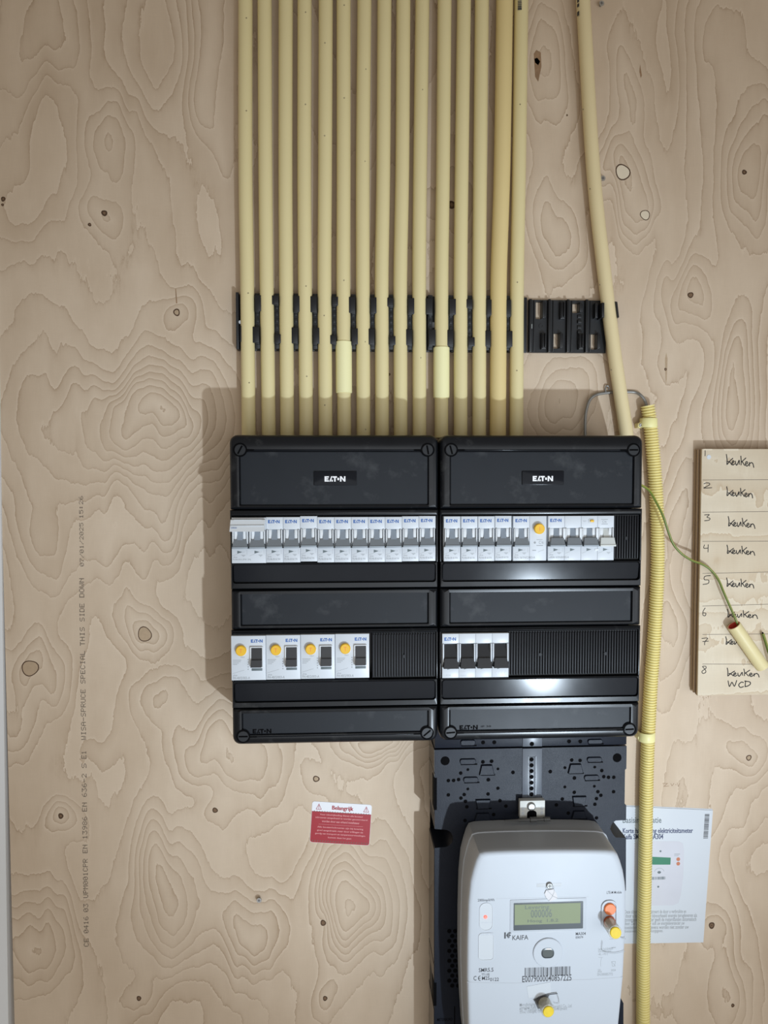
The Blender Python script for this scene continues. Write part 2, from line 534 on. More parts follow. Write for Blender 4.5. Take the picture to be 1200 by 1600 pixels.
DOT = {  # 5x7 dot matrix glyphs, rows top to bottom
    'C': '0E1110101011 0E', 'E': '1F10101E10101F', '0': '0E11131519110E', '4': '02060A121F0202', '1': '040C040404040E',
    '6': '0608101E11110E', '3': '1F02040201110E', 'U': '1111111111110E', 'P': '1E11111E101010', 'M': '111B1515111111',
    'R': '1E11111E141211', 'N': '11191513111111', '9': '0E11110F01020C', '8': '0E11110E11110E', '-': '0000001F000000',
    '2': '0E11010204081F', 'S': '0F10100E01011E', 'W': '1111111515150A', 'I': '0E04040404040E', 'A': '0E11111F111111',
    'T': '1F040404040404', 'H': '1111111F111111', 'D': '1E11111111111E', 'O': '0E11111111110E', 'L': '1010101010101F',
    '/': '01010204081010', ':': '000C0C000C0C00', '5': '1F101E0101110E', '7': '1F010204080808'}


def dot_text(mb, body, xa, za, xb, zb, height, h):
    """stamp text running up the wall from (xa,za) to (xb,zb); glyph tops point left"""
    d = Vector((xb - xa, zb - za)); L = d.length; d /= L
    nrm = Vector((-d.y, d.x))
    cell = L / (len(body) * 6 - 1)
    ph = height / 7
    for i, ch in enumerate(body):
        rows = DOT[ch].replace(' ', '')
        for r in range(7):
            bits = int(rows[2 * r:2 * r + 2], 16)
            c = 0
            while c < 5:
                if bits >> (4 - c) & 1:
                    e = c
                    while e + 1 < 5 and bits >> (4 - e - 1) & 1: e += 1
                    o = Vector((xa, za)) + d * (i * 6 + c) * cell + nrm * (6 - r) * ph
                    a, b_ = d * cell * (e - c + 0.95), nrm * ph * 0.92
                    mb.quad([(*o, h), (*(o + a), h), (*(o + a + b_), h), (*(o + b_), h)])
                    c = e
                c += 1


STROKES = {
    '1': [[(12, 0), (14, 50), (12, 100)]],
    '2': [[(0, 18), (20, 2), (48, 8), (48, 35), (10, 80), (2, 90), (70, 86)]],
    '3': [[(4, 8), (50, 2), (30, 42), (58, 58), (52, 88), (6, 100)]],
    '4': [[(8, 4), (4, 48), (48, 46)], [(50, 0), (48, 100)]],
    '5': [[(58, 0), (18, 8), (14, 45), (45, 52), (42, 90), (4, 100)]],
    '6': [[(34, 0), (12, 45), (10, 88), (34, 96), (42, 66), (14, 62)]],
    '7': [[(0, 4), (52, 2), (30, 55), (26, 100)], [(8, 52), (60, 46)]],
    '8': [[(40, 8), (12, 14), (36, 46), (46, 82), (18, 98), (8, 72), (44, 34), (42, 8)]],
    'W': [[(0, 8), (14, 92), (38, 30), (62, 88), (82, 5)]],
    'C': [[(70, 25), (40, 18), (8, 58), (30, 95), (72, 86)]],
    'D': [[(12, 8), (6, 95)], [(0, 12), (60, 25), (70, 55), (40, 85), (6, 95)]],
    'Keuken': [[(3, 0), (9, 40), (8, 86), (15, 84), (36, 55), (58, 32)], [(16, 62), (34, 66), (48, 88)],
               [(54, 74), (68, 64), (64, 52), (55, 58), (53, 78), (62, 90), (76, 80)],
               [(82, 55), (86, 82), (97, 88), (114, 46), (116, 80)], [(127, 8), (132, 50), (131, 86)],
               [(170, 20), (133, 60)], [(142, 58), (162, 88)],
               [(168, 76), (186, 68), (182, 55), (171, 60), (169, 80), (181, 92), (198, 78)],
               [(202, 58), (204, 90)], [(204, 72), (218, 58), (232, 68), (240, 100)]],
    'Keu': [[(3, 0), (9, 40), (8, 86), (15, 84), (36, 55), (58, 32)], [(16, 62), (34, 66), (48, 88)],
            [(54, 74), (68, 64), (64, 52), (55, 58), (53, 78), (62, 90), (76, 80)], [(82, 55), (86, 82), (95, 86), (112, 48)]],
}


def smooth(pts, n=4):
    if len(pts) < 3: return pts
    out = []
    for i in range(len(pts) - 1):
        p0, p1, p2, p3 = pts[max(i - 1, 0)], pts[i], pts[i + 1], pts[min(i + 2, len(pts) - 1)]
        for k in range(n):
            t = k / n
            out.append(tuple(0.5 * (2 * b + (c - a) * t + (2 * a - 5 * b + 4 * c - d) * t * t + (3 * b - a - 3 * c + d) * t ** 3)
                             for a, b, c, d in zip(p0, p1, p2, p3)))
    out.append(tuple(pts[-1]))
    return out


def pen(mb, key, x0, z1, sx, sz, w, h, jit=0.0, slope=0.0):
    for st in STROKES[key]:
        p = smooth([(x0 + (x + random.uniform(-jit, jit)) * sx, z1 - (y + random.uniform(-jit, jit)) * sz - slope * x * sx) for x, y in st])
        mb.ribbon(p, w, h)


# ------------------------------------------------------------------ the plywood wall
def value_noise(X, Z, sx, sz, seed):
    rng = np.random.RandomState(seed)
    T = rng.rand(64, 64)
    u, v = X / sx + 17.3, Z / sz + 23.7
    iu, iv = np.floor(u).astype(int), np.floor(v).astype(int)
    fu, fv = u - iu, v - iv
    fu, fv = fu * fu * (3 - 2 * fu), fv * fv * (3 - 2 * fv)
    g = lambda a, b: T[a % 64, b % 64]
    return (g(iu, iv) * (1 - fu) + g(iu + 1, iv) * fu) * (1 - fv) + (g(iu, iv + 1) * (1 - fu) + g(iu + 1, iv + 1) * fu) * fv


BUMPS = [  # px, py, rx, ry (photo pixels), rings
    (228, 640, 128, 92, 8.5), (190, 634, 26, 22, 1.2), (262, 640, 26, 22, 1.3), (75, 842, 45, 55, 2.0), (182, 838, 44, 46, 2.2),
    (256, 836, 44, 50, 2.4), (226, 985, 46, 44, 4.6), (47, 1040, 50, 52, 4.6), (12, 1130, 60, 60, 3.6), (252, 1088, 52, 48, 3.0),
    (312, 1186, 54, 46, 3.6), (162, 1180, 30, 30, 1.5), (95, 1272, 26, 30, 3.0), (263, 1400, 52, 105, 6.4), (55, 1482, 52, 62, 4.4),
    (396, 1472, 56, 72, 5.2), (118, 1378, 30, 44, -1.2), (545, 1418, 62, 80, 7.5), (592, 1160, 70, 42, 6.0), (400, 1180, 56, 100, 4.0),
    (336, 1268, 24, 26, 1.6), (170, 215, 40, 64, 3.6), (160, 338, 34, 34, 2.6), (60, 190, 46, 80, -2.0), (276, 488, 26, 28, 2.4),
    (85, 40, 46, 80, 3.2), (250, 60, 40, 120, -2.2), (320, 120, 26, 200, 2.6), (330, 330, 30, 150, -1.6), (40, 330, 50, 60, -1.6),
    (973, 262, 38, 52, 4.6), (985, 150, 24, 90, 2.6), (1008, 340, 26, 34, 2.6), (1080, 452, 40, 62, 4.8), (1175, 260, 46, 100, 5.0),
    (850, 95, 26, 90, 3.0), (880, 620, 58, 54, 4.0), (870, 370, 46, 64, 3.2), (1150, 560, 30, 90, 3.6), (1140, 670, 34, 60, 3.0),
    (1040, 575, 26, 40, 1.6), (1170, 1184, 46, 40, 2.6), (1146, 1560, 40, 66, 3.0), (1112, 1446, 26, 26, 1.6), (1058, 1262, 46, 90, 3.0),
    (1060, 800, 30, 90, 2.4), (1050, 985, 26, 110, 2.6), (494, 1217, 26, 26, 1.6), (505, 1442, 18, 20, -1.2), (508, 1560, 26, 30, 1.8),
    (217, 1560, 26, 30, 1.6), (1160, 1350, 50, 60, -2.0), (720, 320, 40, 60, 3.0), (1040, 90, 20, 120, -2.0), (1120, 60, 30, 90, 2.0)]


def build_wall():
    x0, x1, zb, zt = -276.0, 1150.0, -1500.0, 1050.0
    xs = np.concatenate([np.arange(x0, 690, 3.0), np.arange(690, x1 + 1, 10.0)])
    zs = np.concatenate([np.arange(zb, -760, 10.0), np.arange(-760, 530, 3.0), np.arange(530, zt + 1, 10.0)])
    X, Z = np.meshgrid(xs, zs)

    def warp(X, Z):
        wx = X + 22 * (value_noise(X, Z, 70, 90, 3) - .5) + 9 * (value_noise(X, Z, 22, 60, 4) - .5)
        wz = Z + 26 * (value_noise(X, Z, 60, 70, 5) - .5) + 34 * (value_noise(X, Z, 26, 130, 6) - .5) + 14 * (value_noise(X, Z, 11, 60, 8) - .5)
        return wx, wz

    def field(X, Z):
        wx, wz = warp(X, Z)
        G = 6.0 * value_noise(wx, wz, 170, 380, 1) + 3.4 * value_noise(wx, wz, 75, 190, 2)
        for px, py, rx, ry, a in BUMPS:
            cx, cz = U(px, py, 0)
            cx, cz = (float(q[0]) for q in warp(np.array([cx]), np.array([cz])))
            k = 0.76
            G = G + a * np.exp(-(((wx - cx) / (rx * k)) ** 2 + ((wz - cz) / (ry * k)) ** 2) * 0.9)
        return G
    G = field(X, Z)
    e = 0.5
    gx = (field(X + e, Z) - field(X - e, Z)) / (2 * e)
    gz = (field(X, Z + e) - field(X, Z - e)) / (2 * e)
    S = np.sqrt(gx * gx + gz * gz)
    ny, nx = X.shape
    verts = np.stack([X * .001, np.zeros_like(X), (Z + Z0) * .001], -1).reshape(-1, 3)
    idx = np.arange(nx * ny).reshape(ny, nx)
    F = np.stack([idx[:-1, :-1], idx[:-1, 1:], idx[1:, 1:], idx[1:, :-1]], -1).reshape(-1, 4)
    me = bpy.data.meshes.new('wall_back')
    # back side of the 18 mm sheet
    b = len(verts)
    back = np.array([[x0, 18, zb + Z0], [x1, 18, zb + Z0], [x1, 18, zt + Z0], [x0, 18, zt + Z0]]) * .001
    xe, ze = xs[-1], zs[-1]
    faces = [tuple(int(q) for q in f) for f in F]
    faces.append((b + 3, b + 2, b + 1, b))
    faces.append(tuple([b, b + 1] + [int(q) for q in idx[0, ::-1]]))
    faces.append(tuple([b + 2, b + 3] + [int(q) for q in idx[-1, :]]))
    faces.append(tuple([b + 3, b] + [int(q) for q in idx[:, 0]]))
    faces.append(tuple([b + 1, b + 2] + [int(q) for q in idx[::-1, -1]]))
    me.from_pydata(np.concatenate([verts, back]).tolist(), [], faces)
    for nm, A in (('ring_field', G), ('ring_slope', S)):
        at = me.attributes.new(nm, 'FLOAT', 'POINT')
        at.data.foreach_set('value', np.concatenate([A.reshape(-1), np.zeros(4)]).astype(np.float32))
    me.materials.append(MAT['wall'])
    o = bpy.data.objects.new('wall_back', me); COL.objects.link(o)
    tag(o, 'pale plywood wall with contour-like grain and dark knots', kind='structure')
    ORG[o.name] = (0, -Z0, 0)
    return o


wall = build_wall()


def wall_part(name, mb, mat):
    return link(name, mb.mesh(name, mat, (0, -Z0, 0)), wall)


# knots: (px, py, radius px, kind)
KNOTS = [(5, 311, 3.4, 'd'), (4, 320, 2, 'd'), (163, 333, 4.4, 'd'), (140, 351, 2.6, 'd'), (276, 488, 5.2, 'l'), (226, 991, 11, 't'),
         (47, 1044, 12.5, 't'), (95, 1275, 4.2, 'd'), (336, 1266, 4.2, 'm'), (217, 1560, 3.8, 'm'), (494, 1217, 5, 'l'), (505, 1442, 4.6, 'm'),
         (508, 1560, 3.8, 'm'), (973, 269, 10.8, 'p'), (1008, 336, 7, 'p'), (1163, 269, 3.8, 'd'), (1079, 461, 4.6, 'm'), (1040, 577, 2.2, 'd'),
         (1170, 1184, 4.6, 'l'), (1112, 1446, 5.2, 'r'), (1145, 1571, 3.0, 'd'), (706, 320, 6, 'd'), (608, 585, 2, 'd'), (886, 180, 1.4, 'd')]
for px, py, r, k in KNOTS:
    cx, cz = U(px, py, 0)
    r *= 0.765
    rnd = random.Random(px * 31 + py)
    ph = [rnd.uniform(0, 6.28) for _ in range(3)]

    def blob(q, n=18, amp=0.06):
        return [(cx + q * (1 + amp * math.sin(2 * a + ph[0]) + amp * math.sin(3 * a + ph[1])) * math.cos(a),
                 cz + 1.04 * q * (1 + amp * math.sin(2 * a + ph[0]) + amp * math.sin(3 * a + ph[1])) * math.sin(a))
                for a in [2 * math.pi * i / n for i in range(n)]]
    mb = MB()
    rim = {'d': 1.0, 'l': 1.0, 't': 1.0, 'm': 1.0, 'p': 1.10, 'r': 1.0}[k]
    core = {'d': 0.45, 'l': 0.66, 't': 0.88, 'm': 0.62, 'p': 0.93, 'r': 0.58}[k]
    mb.loft([(blob(r * rim), 0.02), (blob(r * (rim + core) / 2), 0.16), (blob(r * core), 0.05)], cap0=False, cap1=False)
    ko = wall_part('knot', mb, MAT['knot_dark' if k in 'dmlr' else 'knot_dark'])
    mb = MB()
    mb.loft([(blob(r * core * 1.02), 0.04), (blob(r * core * 0.5), 0.12)], cap0=False)
    link('knot_core', mb.mesh('knot_core', MAT[{'d': 'knot_mid', 'l': 'knot_tan', 't': 'knot_tan', 'm': 'knot_mid', 'p': 'knot_pale', 'r': 'knot_mid'}[k]],
                              (0, -Z0, 0)), ko)
    if k == 'r':
        mb = MB(); mb.loft([(blob(r * 0.22), 0.13), (blob(r * 0.1), 0.16)], cap0=False)
        link('knot_core', mb.mesh('knot_core', MAT['knot_dark'], (0, -Z0, 0)), ko)

# resin streaks in the veneer
for pts, mt in (([(834, 84), (838, 78), (845, 82), (846, 104), (841, 128), (836, 120)], 'streak'),
                ([(835, 92), (839, 90), (844, 96), (841, 102), (836, 98)], 'knot_dark'),
                ([(1000, 100), (1003, 118), (1001, 122), (999, 112)], 'streak'),
                ([(274, 452), (275, 450), (277, 474), (275, 474)], 'streak'),
                ([(1039, 560), (1041, 551), (1043, 560), (1042, 592), (1040.5, 600), (1039.5, 590)], 'knot_tan')):
    mb = MB(); mb.flat(list(reversed([U(x, y, 0) for x, y in pts])), 0.06)
    wall_part('resin_streak', mb, MAT[mt])

# stamped line of print running up the sheet
mb = MB()
for word, ya, yb, big in (('CE', 1479, 1466, 1), ('0416', 1458, 1432, 1), ('03', 1425, 1412, 1), ('UPM001CPR', 1403, 1342, 1), ('EN', 1333, 1320, 1),
                          ('13986', 1311, 1276, 1), ('EN', 1268, 1254, 1), ('636-2', 1245, 1209, 1), ('S', 1200, 1193, 1), ('E1', 1185.5, 1173, 1),
                          ('WISA-SPRUCE', 1156, 1077, 1), ('SPECIAL', 1068, 1017, 1), ('THIS', 1009, 980, 1), ('SIDE', 971, 943, 1),
                          ('DOWN', 933.6, 903.5, 1), ('07/01/2025', 885, 817, 0), ('15:26', 810, 775, 0)):
    lx = lambda y: 131.6 + (y - 930) * (7.0 / 550)
    xa, za = U(lx(ya), ya, 0); xb, zb = U(lx(yb), yb, 0)
    dot_text(mb, word, xa, za, xb, zb, 5.6 if big else 4.6, 0.05)
wall_part('printed_stamp', mb, MAT['stamp_ink'])
# faint pencil scribble beside the leaflet
mb = MB()
for st in ([(1035, 1224), (1043, 1224), (1037, 1229), (1045, 1228)], [(1048, 1224), (1050, 1228), (1053, 1224)], [(1055, 1226), (1057, 1226)], [(1058, 1223), (1060, 1229), (1062, 1224)]):
    mb.ribbon([U(x, y, 0) for x, y in st], 0.5, 0.05)
wall_part('pencil_scribble', mb, MAT['streak'])

# white trim along the left edge of the sheet
mb = MB()
o1 = [(-1100, -1500), (-288.5, -1500), (-282.3, -720), (-274.2, 60), (-270.5, 420), (-266, 1050), (-1100, 1050)]
mb.loft([(o1, -18), (o1, 3.0)])
t = link('trim_1', mb.mesh('trim_1', MAT['trim'], (-350, -1500, 0)), None, (-350, -1500, 0))
tag(t, 'white painted upright trim beside the plywood sheet', kind='structure')


# ------------------------------------------------------------------ conduits
CON = [  # centre px at photo rows 0, 260, 430, 675 ; diameter
    (383.5, 383.5, 386, 388.6, 16), (413.5, 414.7, 416.5, 420, 16), (446.5, 446, 447, 448.8, 16), (476, 475.5, 476.5, 478.5, 16),
    (509, 508, 507, 508.8, 16), (537, 537, 536.5, 538, 16), (569.5, 567, 567, 568, 16), (600.7, 599, 596.5, 597, 16),
    (630.4, 628.7, 625.6, 626, 16), (660, 656.5, 655, 655.5, 16), (694.6, 692.3, 690, 689.7, 16), (725, 721.5, 719.7, 719.7, 16),
    (753, 750.3, 749, 748.8, 16), (788.5, 784.5, 779.3, 777.8, 19), (814.5, 811, 808, 806.7, 16)]
ORD = ['first', 'second', 'third', 'fourth', 'fifth', 'sixth', 'seventh', 'eighth', 'ninth', 'tenth', 'eleventh', 'twelfth', 'thirteenth', 'fourteenth', 'fifteenth']
MARKS = {0: [28, 173, 458 / 1.0, 598], 1: [], 3: [19, 163, 447, 588], 4: [67, 212, 493, 633], 5: [8, 153, 438], 6: [108, 252, 534, 671], 9: [140, 559], 10: [126], 12: [], 14: [163, 441, 579]}
CLIP_H = 4.0


def con_x(row, y):
    a = [(0, row[0]), (260, row[1]), (430, row[2]), (675, row[3])]
    for (y0, v0), (y1, v1) in zip(a, a[1:]):
        if y <= y1: return v0 + (v1 - v0) * (y - y0) / (y1 - y0)
    return a[-1][1]


for i, row in enumerate(CON):
    R_ = row[4] / 2
    hc = CLIP_H + 1.0 + R_
    # centre line in wall mm
    key = [(con_x(row, 0) + (con_x(row, 0) - con_x(row, 260)) * 0.5, -180)] + [(con_x(row, y), y) for y in (0, 260, 430, 560)] + [(con_x(row, 675), 674)]
    pts = []
    for px, py in key:
        x, z = U(px, py, hc); pts.append((x, z))
    pts[-1] = (pts[-1][0], 1.2)
    path = [(x, z, hc) for x, z in smooth(pts, 6)]
    org = (pts[-1][0], 1.2, hc)
    if i == 0: lab = 'leftmost cream conduit of the row rising from the left black enclosure'
    elif i == 5: lab = 'cream conduit with a pale sleeve above the left black enclosure'
    elif i == 10: lab = 'cream conduit with a pale sleeve, standing over the joint between both enclosures'
    elif i == 13: lab = 'thicker ochre conduit, second from the right in the upright row'
    elif i == 14: lab = 'rightmost upright cream conduit with a dark printed code at its top'
    else: lab = 'upright cream conduit, %s from the left in the row above the enclosures' % ORD[i]
    c = thing('electrical_conduit', org, lab, 'conduit', 'upright conduits above the enclosures')
    mb = MB(); mb.tube(path, R_, 24)
    part('pipe', mb, MAT['conduit_deep' if i == 13 else 'conduit'], c)
    if i in (5, 10):
        ya, yb = ((532, 613) if i == 5 else (541, 621))
        px = con_x(row, (ya + yb) / 2)
        (xa, za), (xb, zb) = U(px, ya, hc + 8), U(px, yb, hc + 8)
        mid = [p for p in path]
        xm = UX(px, (ya + yb) / 2, hc)
        mb = MB()
        mb.tube([(xm - 0.1, za, hc), (xm - 0.1, za - 0.6, hc), (xm, zb + 0.6, hc), (xm, zb, hc)], [8.9, 9.4, 9.4, 8.9], 28)
        part('coupling_sleeve', mb, MAT['sleeve'], c)
    if MARKS.get(i):
        mb = MB()
        for y in MARKS[i]:
            dx = {0: 1.5, 3: 1.5, 4: -1, 5: 0.8, 6: 3, 9: 2, 10: 3.5, 14: 0.5}[i]
            px = con_x(row, y) + dx
            off = dx * 0.74
            hh = hc + math.sqrt(max(R_ * R_ - off * off, 1)) + 0.06
            x, z = U(px, y, hh)
            mb.rect(x - .9, x + .9, z - .22, z + .22, hh); mb.rect(x - .22, x + .22, z - .9, z + .9, hh + .01)
        part('printed_mark', mb, MAT['grey_print' if False else 'stamp_ink'], c)
    if i == 14:
        mb = MB()
        for k, y in enumerate((1.5, 4, 6.5, 9, 11, 13, 14.5)):
            hh = hc + R_ + 0.02
            x, z = U(813.8, y, hh)
            mb.quad([(x - 3.4, z - .55, hh - .55), (x, z - .55, hh + .05), (x, z + .55, hh + .05), (x - 3.4, z + .55, hh - .55)])
            mb.quad([(x, z - .55, hh + .05), (x + 3.4, z - .55, hh - .55), (x + 3.4, z + .55, hh - .55), (x, z + .55, hh + .05)])
        part('printed_code', mb, MAT['black_print'], c)

# leaning conduit
hc = 13.0
pts = [U(x, y, hc) for x, y in ((899, -180), (911, 0), (926.5, 260), (944.5, 430), (961, 560))]
pts.append((UX(979.5, 678, hc), 1.2))
xe_ = pts[-1][0]
pts += [(xe_ + 2, -40), (xe_ + 3, -80), (xe_ + 3, -130), (xe_ + 3, -200), (xe_ + 3, -328)]
path = [(x, z, hc) for x, z in smooth(pts, 6)]
c = thing('electrical_conduit', (xe_, 1.2, hc), 'single beige conduit leaning left, standing apart from the upright row', 'conduit')
mb = MB(); mb.tube(path, 8.0, 24); part('pipe', mb, MAT['conduit_beige'], c)
mb = MB()
for px, py in ((911, 171), (922, 295), (937, 445), (971, 582), (955, 578)):
    cx = {171: 921, 295: 929.5, 445: 946, 582: 964.5, 578: 964}[py]
    off = (px - cx) * 0.74
    hh = hc + math.sqrt(max(64 - off * off, 2)) + 0.1
    x, z = U(px, py, hh); mb.rect(x - .5, x + .5, z - .6, z + .6, hh)
part('printed_mark', mb, MAT['stamp_ink'], c)
mb = MB()
for y0, y1 in ((-6, -2), (0, 5), (7, 12), (19, 26)):
    x0, z0 = U(901.5, y0, hc + 2.5); x1, z1 = U(902, y1, hc + 2.5)
    mb.quad([(x0 + .2, z1, hc + 2.6), (x0 + 1.6, z1, hc + 5.2), (x0 + 1.6, z0, hc + 5.2), (x0 + .2, z0, hc + 2.6)])
part('printed_code', mb, MAT['black_print'], c)

# ------------------------------------------------------------------ saddle clips
# one clip per conduit: base plate with a window, a spine right of the pipe, two hook tabs
GAPS = []
for a, b_ in zip(CON, CON[1:]):
    ra, rb = a[4] / 2 * 1.37, b_[4] / 2 * 1.37
    GAPS.append(((con_x(a, 505) + ra), (con_x(b_, 505) - rb)))
zt_, zb_ = UZ(600, 462, 5), UZ(600, 549, 5)


def zat(py, h=16): return UZ(600, py, h)


def clip_base(mb, x0, x1, wx0=None, wx1=None, wz0=None, wz1=None):
    if wx0 is None:
        mb.box(x0, x1, zb_, zt_, 0.2, CLIP_H, 0.4)
    else:
        mb.box(x0, wx0, zb_, zt_, 0.2, CLIP_H); mb.box(wx1, x1, zb_, zt_, 0.2, CLIP_H)
        mb.box(wx0, wx1, zb_, wz0, 0.2, CLIP_H); mb.box(wx0, wx1, wz1, zt_, 0.2, CLIP_H)


big = [0, 2, 3, 5, 6, 8, 9, 10, 12, 13]
dips = lambda x: 0
for i in range(16):
    # boundaries of the unit that carries conduit i
    if i < 15:
        pxl = 370.5 if i == 0 else (GAPS[i - 1][0] + GAPS[i - 1][1]) / 2
        pxr = (GAPS[i][0] + GAPS[i][1]) / 2 if i < 14 else 824.0
        sl, sr = UX(pxl, 505, 5), UX(pxr, 505, 5) - 0.3
    else:
        continue
    o = thing('conduit_clip', ((sl + sr) / 2, zb_, 0), {0: 'black saddle clip at the far left end of the strip, holding the leftmost conduit',
              5: 'black saddle clip holding the sixth conduit, just above a pale sleeve', 10: 'black saddle clip holding the eleventh conduit, beside a white screw ring',
              13: 'black saddle clip holding the thick ochre conduit', 14: 'black saddle clip holding the rightmost upright conduit'}.get(
              i, 'black saddle clip holding the %s conduit from the left' % ORD[i]), 'clip', 'black saddle clips under the conduits')
    mb = MB(); clip_base(mb, sl, sr); part('base', mb, MAT['clip_black'], o)
    if i == 0:
        mb = MB(); mb.box(sl, sl + 3.0, zb_, zt_, CLIP_H, 14, 0.3); part('spine', mb, MAT['clip_black'], o)
        mb = MB(); mb.box(UX(374.5, 520, 18), UX(378.5, 520, 18), zat(536), zat(511), 14.0, 17.5, 0.5); part('hook_tab', mb, MAT['clip_deep'], o)
        x, z = U(375.5, 503, 15); mb = MB(); mb.loft([(circ(x, z, 2.2, 14), 14.0), (circ(x, z, 1.9, 14), 14.6)]); part('screw_head', mb, MAT['white'], o)
    if i < 14:
        g0, g1 = GAPS[i]
        hi = 15.0
        x0, x1 = UX(g0 - 0.2, 505, hi), UX(g1 + 0.2, 505, hi)
        mb = MB()
        xm = (x0 + x1) / 2
        w = min((x1 - x0) / 2 + 0.1, 2.7)
        mb.box(xm - w, xm + w, zb_ + 1, zt_ - 0.5, CLIP_H, hi - 2.5, 0.3)
        # moulded steps on the spine
        for k in range(5):
            za = zt_ - 14 - k * 7.4
            mb.box(xm - w * 0.55, xm + w * 0.55, za - 4.6, za, hi - 2.5, hi - 1.4, 0.3)
        part('spine', mb, MAT['clip_black'], o)
        right_top = i % 2 == 0
        small = i in (1, 4, 7, 11)
        for top in (True, False):
            to_right = right_top if top else not right_top
            ya, yb = ((463, 477) if small else (463, 488)) if top else ((523, 537) if small else (512, 537))
            ya += i * 0.25; yb += i * 0.25
            a0 = xm - 2.4 if to_right else xm - 5.6
            mb = MB()
            mb.box(xm - 2.5, xm + 2.5, zat(yb + 2, 16), zat(ya, 16), hi - 2.6, hi + 1.2, 0.5)
            mb.box(a0, a0 + 8.0, zat(yb, 18), zat(ya, 18), hi + 0.6, hi + 3.0, 0.6)
            part('hook_tab', mb, MAT['clip_deep'], o)
    if i == 10:
        x, z = U(677.5, 507, 8); mb = MB()
        mb.loft([(circ(x, z, 3.2, 18), CLIP_H), (circ(x, z, 3.2, 18), 5.6), (circ(x, z, 2.3, 18), 5.6), (circ(x, z, 2.3, 18), 4.2)]); part('screw_ring', mb, MAT['white2'], o)

# four empty clips on the right, then the tilted one under the leaning conduit
EMPTY = [(825.5, 855, (837, 845.5, 472, 499)), (855.4, 884, (864, 873, 521, 545)), (884.4, 913, (894, 903, 474, 489)), (913.4, 947, (921, 931, 521.5, 546))]
zt2, zb2 = UZ(890, 469, 5), UZ(890, 551, 5)
for k, (p0, p1, (a, b_, c0, c1)) in enumerate(EMPTY):
    x0, x1 = UX(p0, 510, 5), UX(p1, 510, 5)
    o = thing('conduit_clip', ((x0 + x1) / 2, zb2, 0), ['empty black saddle clip next to the rightmost upright conduit', 'empty black saddle clip, second after the upright conduits',
              'empty black saddle clip, third after the upright conduits', 'black saddle clip beneath the leaning beige conduit'][k], 'clip', 'black saddle clips right of the row')
    wx0, wx1, wz1, wz0 = UX(a, 510, 5), UX(b_, 510, 5), UZ(890, c0, 5), UZ(890, c1, 5)
    mb = MB()
    for q in ((x0, wx0, zb2, zt2), (wx1, x1, zb2, zt2), (wx0, wx1, zb2, wz0), (wx0, wx1, wz1, zt2)):
        mb.box(*q, 0.2, 4.6)
    part('base', mb, MAT['clip_black'], o)
    mb = MB(); mb.box(wx1, wx1 + 2.2, wz0, wz1, 4.6, 11.5, 0.5); mb.box(wx1 + 2.6, wx1 + 4.2, wz0 + 1, wz1 - 1, 4.6, 9.5, 0.4)
    part('hook_tab', mb, MAT['clip_deep'], o)
    xs_ = x0 + (0.0 if k else 0.4)
    mb = MB(); mb.box(xs_, xs_ + 2.6, zb2, zt2, 4.6, 9.5, 0.4); mb.box(x0 + 6, x0 + 7.2, zb2 + 1, zt2 - 1, 4.6, 6.2, 0.3); part('spine', mb, MAT['clip_deep'], o)
    up = (k % 2 == 1)
    zz0, zz1 = (UZ(890, 499, 8), UZ(890, 472, 8)) if up else (UZ(890, 546, 8), UZ(890, 521, 8))
    xx = x1 - 8
    if k < 3:
        mb = MB(); mb.box(xx, xx + 5.4, zz0, zz1, 4.6, 10.5, 0.6); mb.box(xx + 0.8, xx + 2.0, zz0 + 1, zz1 - 2, 10.5, 12.5, 0.4); mb.box(xx + 3.2, xx + 4.4, zz0 + 2, zz1 - 1, 10.5, 13.5, 0.4)
        part('hook_tab', mb, MAT['clip_deep'], o)
    if k == 2:
        mb = MB()
        for q in range(6):
            za = zt2 - 17 - q * 6.2
            mb.box(x0 + 13.5, x0 + 18, za - 4, za, 4.6, 6.5 + (q % 2) * 1.5, 0.5)
        part('grip_teeth', mb, MAT['clip_deep'], o)
    if k == 0:
        x, z = U(846, 509, 6); mb = MB(); mb.loft([(circ(x, z, 2.8, 16), 4.6), (circ(x, z, 2.8, 16), 5.4), (circ(x, z, 1.5, 16), 5.4), (circ(x, z, 1.5, 16), 4.8)])
        part('screw_ring', mb, MAT['clip_black'], o)
        x, z = U(830.5, 509.5, 6); mb = MB(); mb.box(x - 1.0, x + 1.0, z - 2.6, z + 2.6, 4.6, 4.9); part('pale_insert', mb, MAT['bracket'], o)
    if k == 3:
        mb = MB(); mb.box(UX(940, 485, 20), UX(944, 485, 20), UZ(940, 496, 20), UZ(940, 473, 20), 4.6, 21.0, 0.6)
        xh = UX(930.5, 485, 14); mb.box(xh, xh + 3.4, UZ(930, 496, 14), UZ(930, 473, 14), 4.6, 13, 0.5)
        part('hook_tab', mb, MAT['clip_deep'], o)
        x0_, z0_ = U(961.5, 471, 19); x1_, z1_ = U(964.5, 496, 19)
        mb = MB()
        ol = [(x0_, z0_), (x1_, z1_), (x1_ + 2.4, z1_ + .2), (x0_ + 2.6, z0_ - .4)]
        mb.loft([(ol, 4.6), (ol, 18.4), ([(x * 1.0 + .3 * (1 if j < 2 else -1), z) for j, (x, z) in enumerate(ol)], 19)])
        part('hook_tab', mb, MAT['clip_deep'], o)
        mb = MB(); mb.box(UX(947, 510, 5), UX(963, 510, 5), zb2 + 24, zt2 - 1, 0.2, 4.6); part('foot', mb, MAT['clip_black'], o)
        x, z = U(916.5, 511, 6); mb = MB(); mb.box(x - 1.0, x + 1.0, z - 2.6, z + 2.6, 4.6, 4.9); part('pale_insert', mb, MAT['bracket'], o)

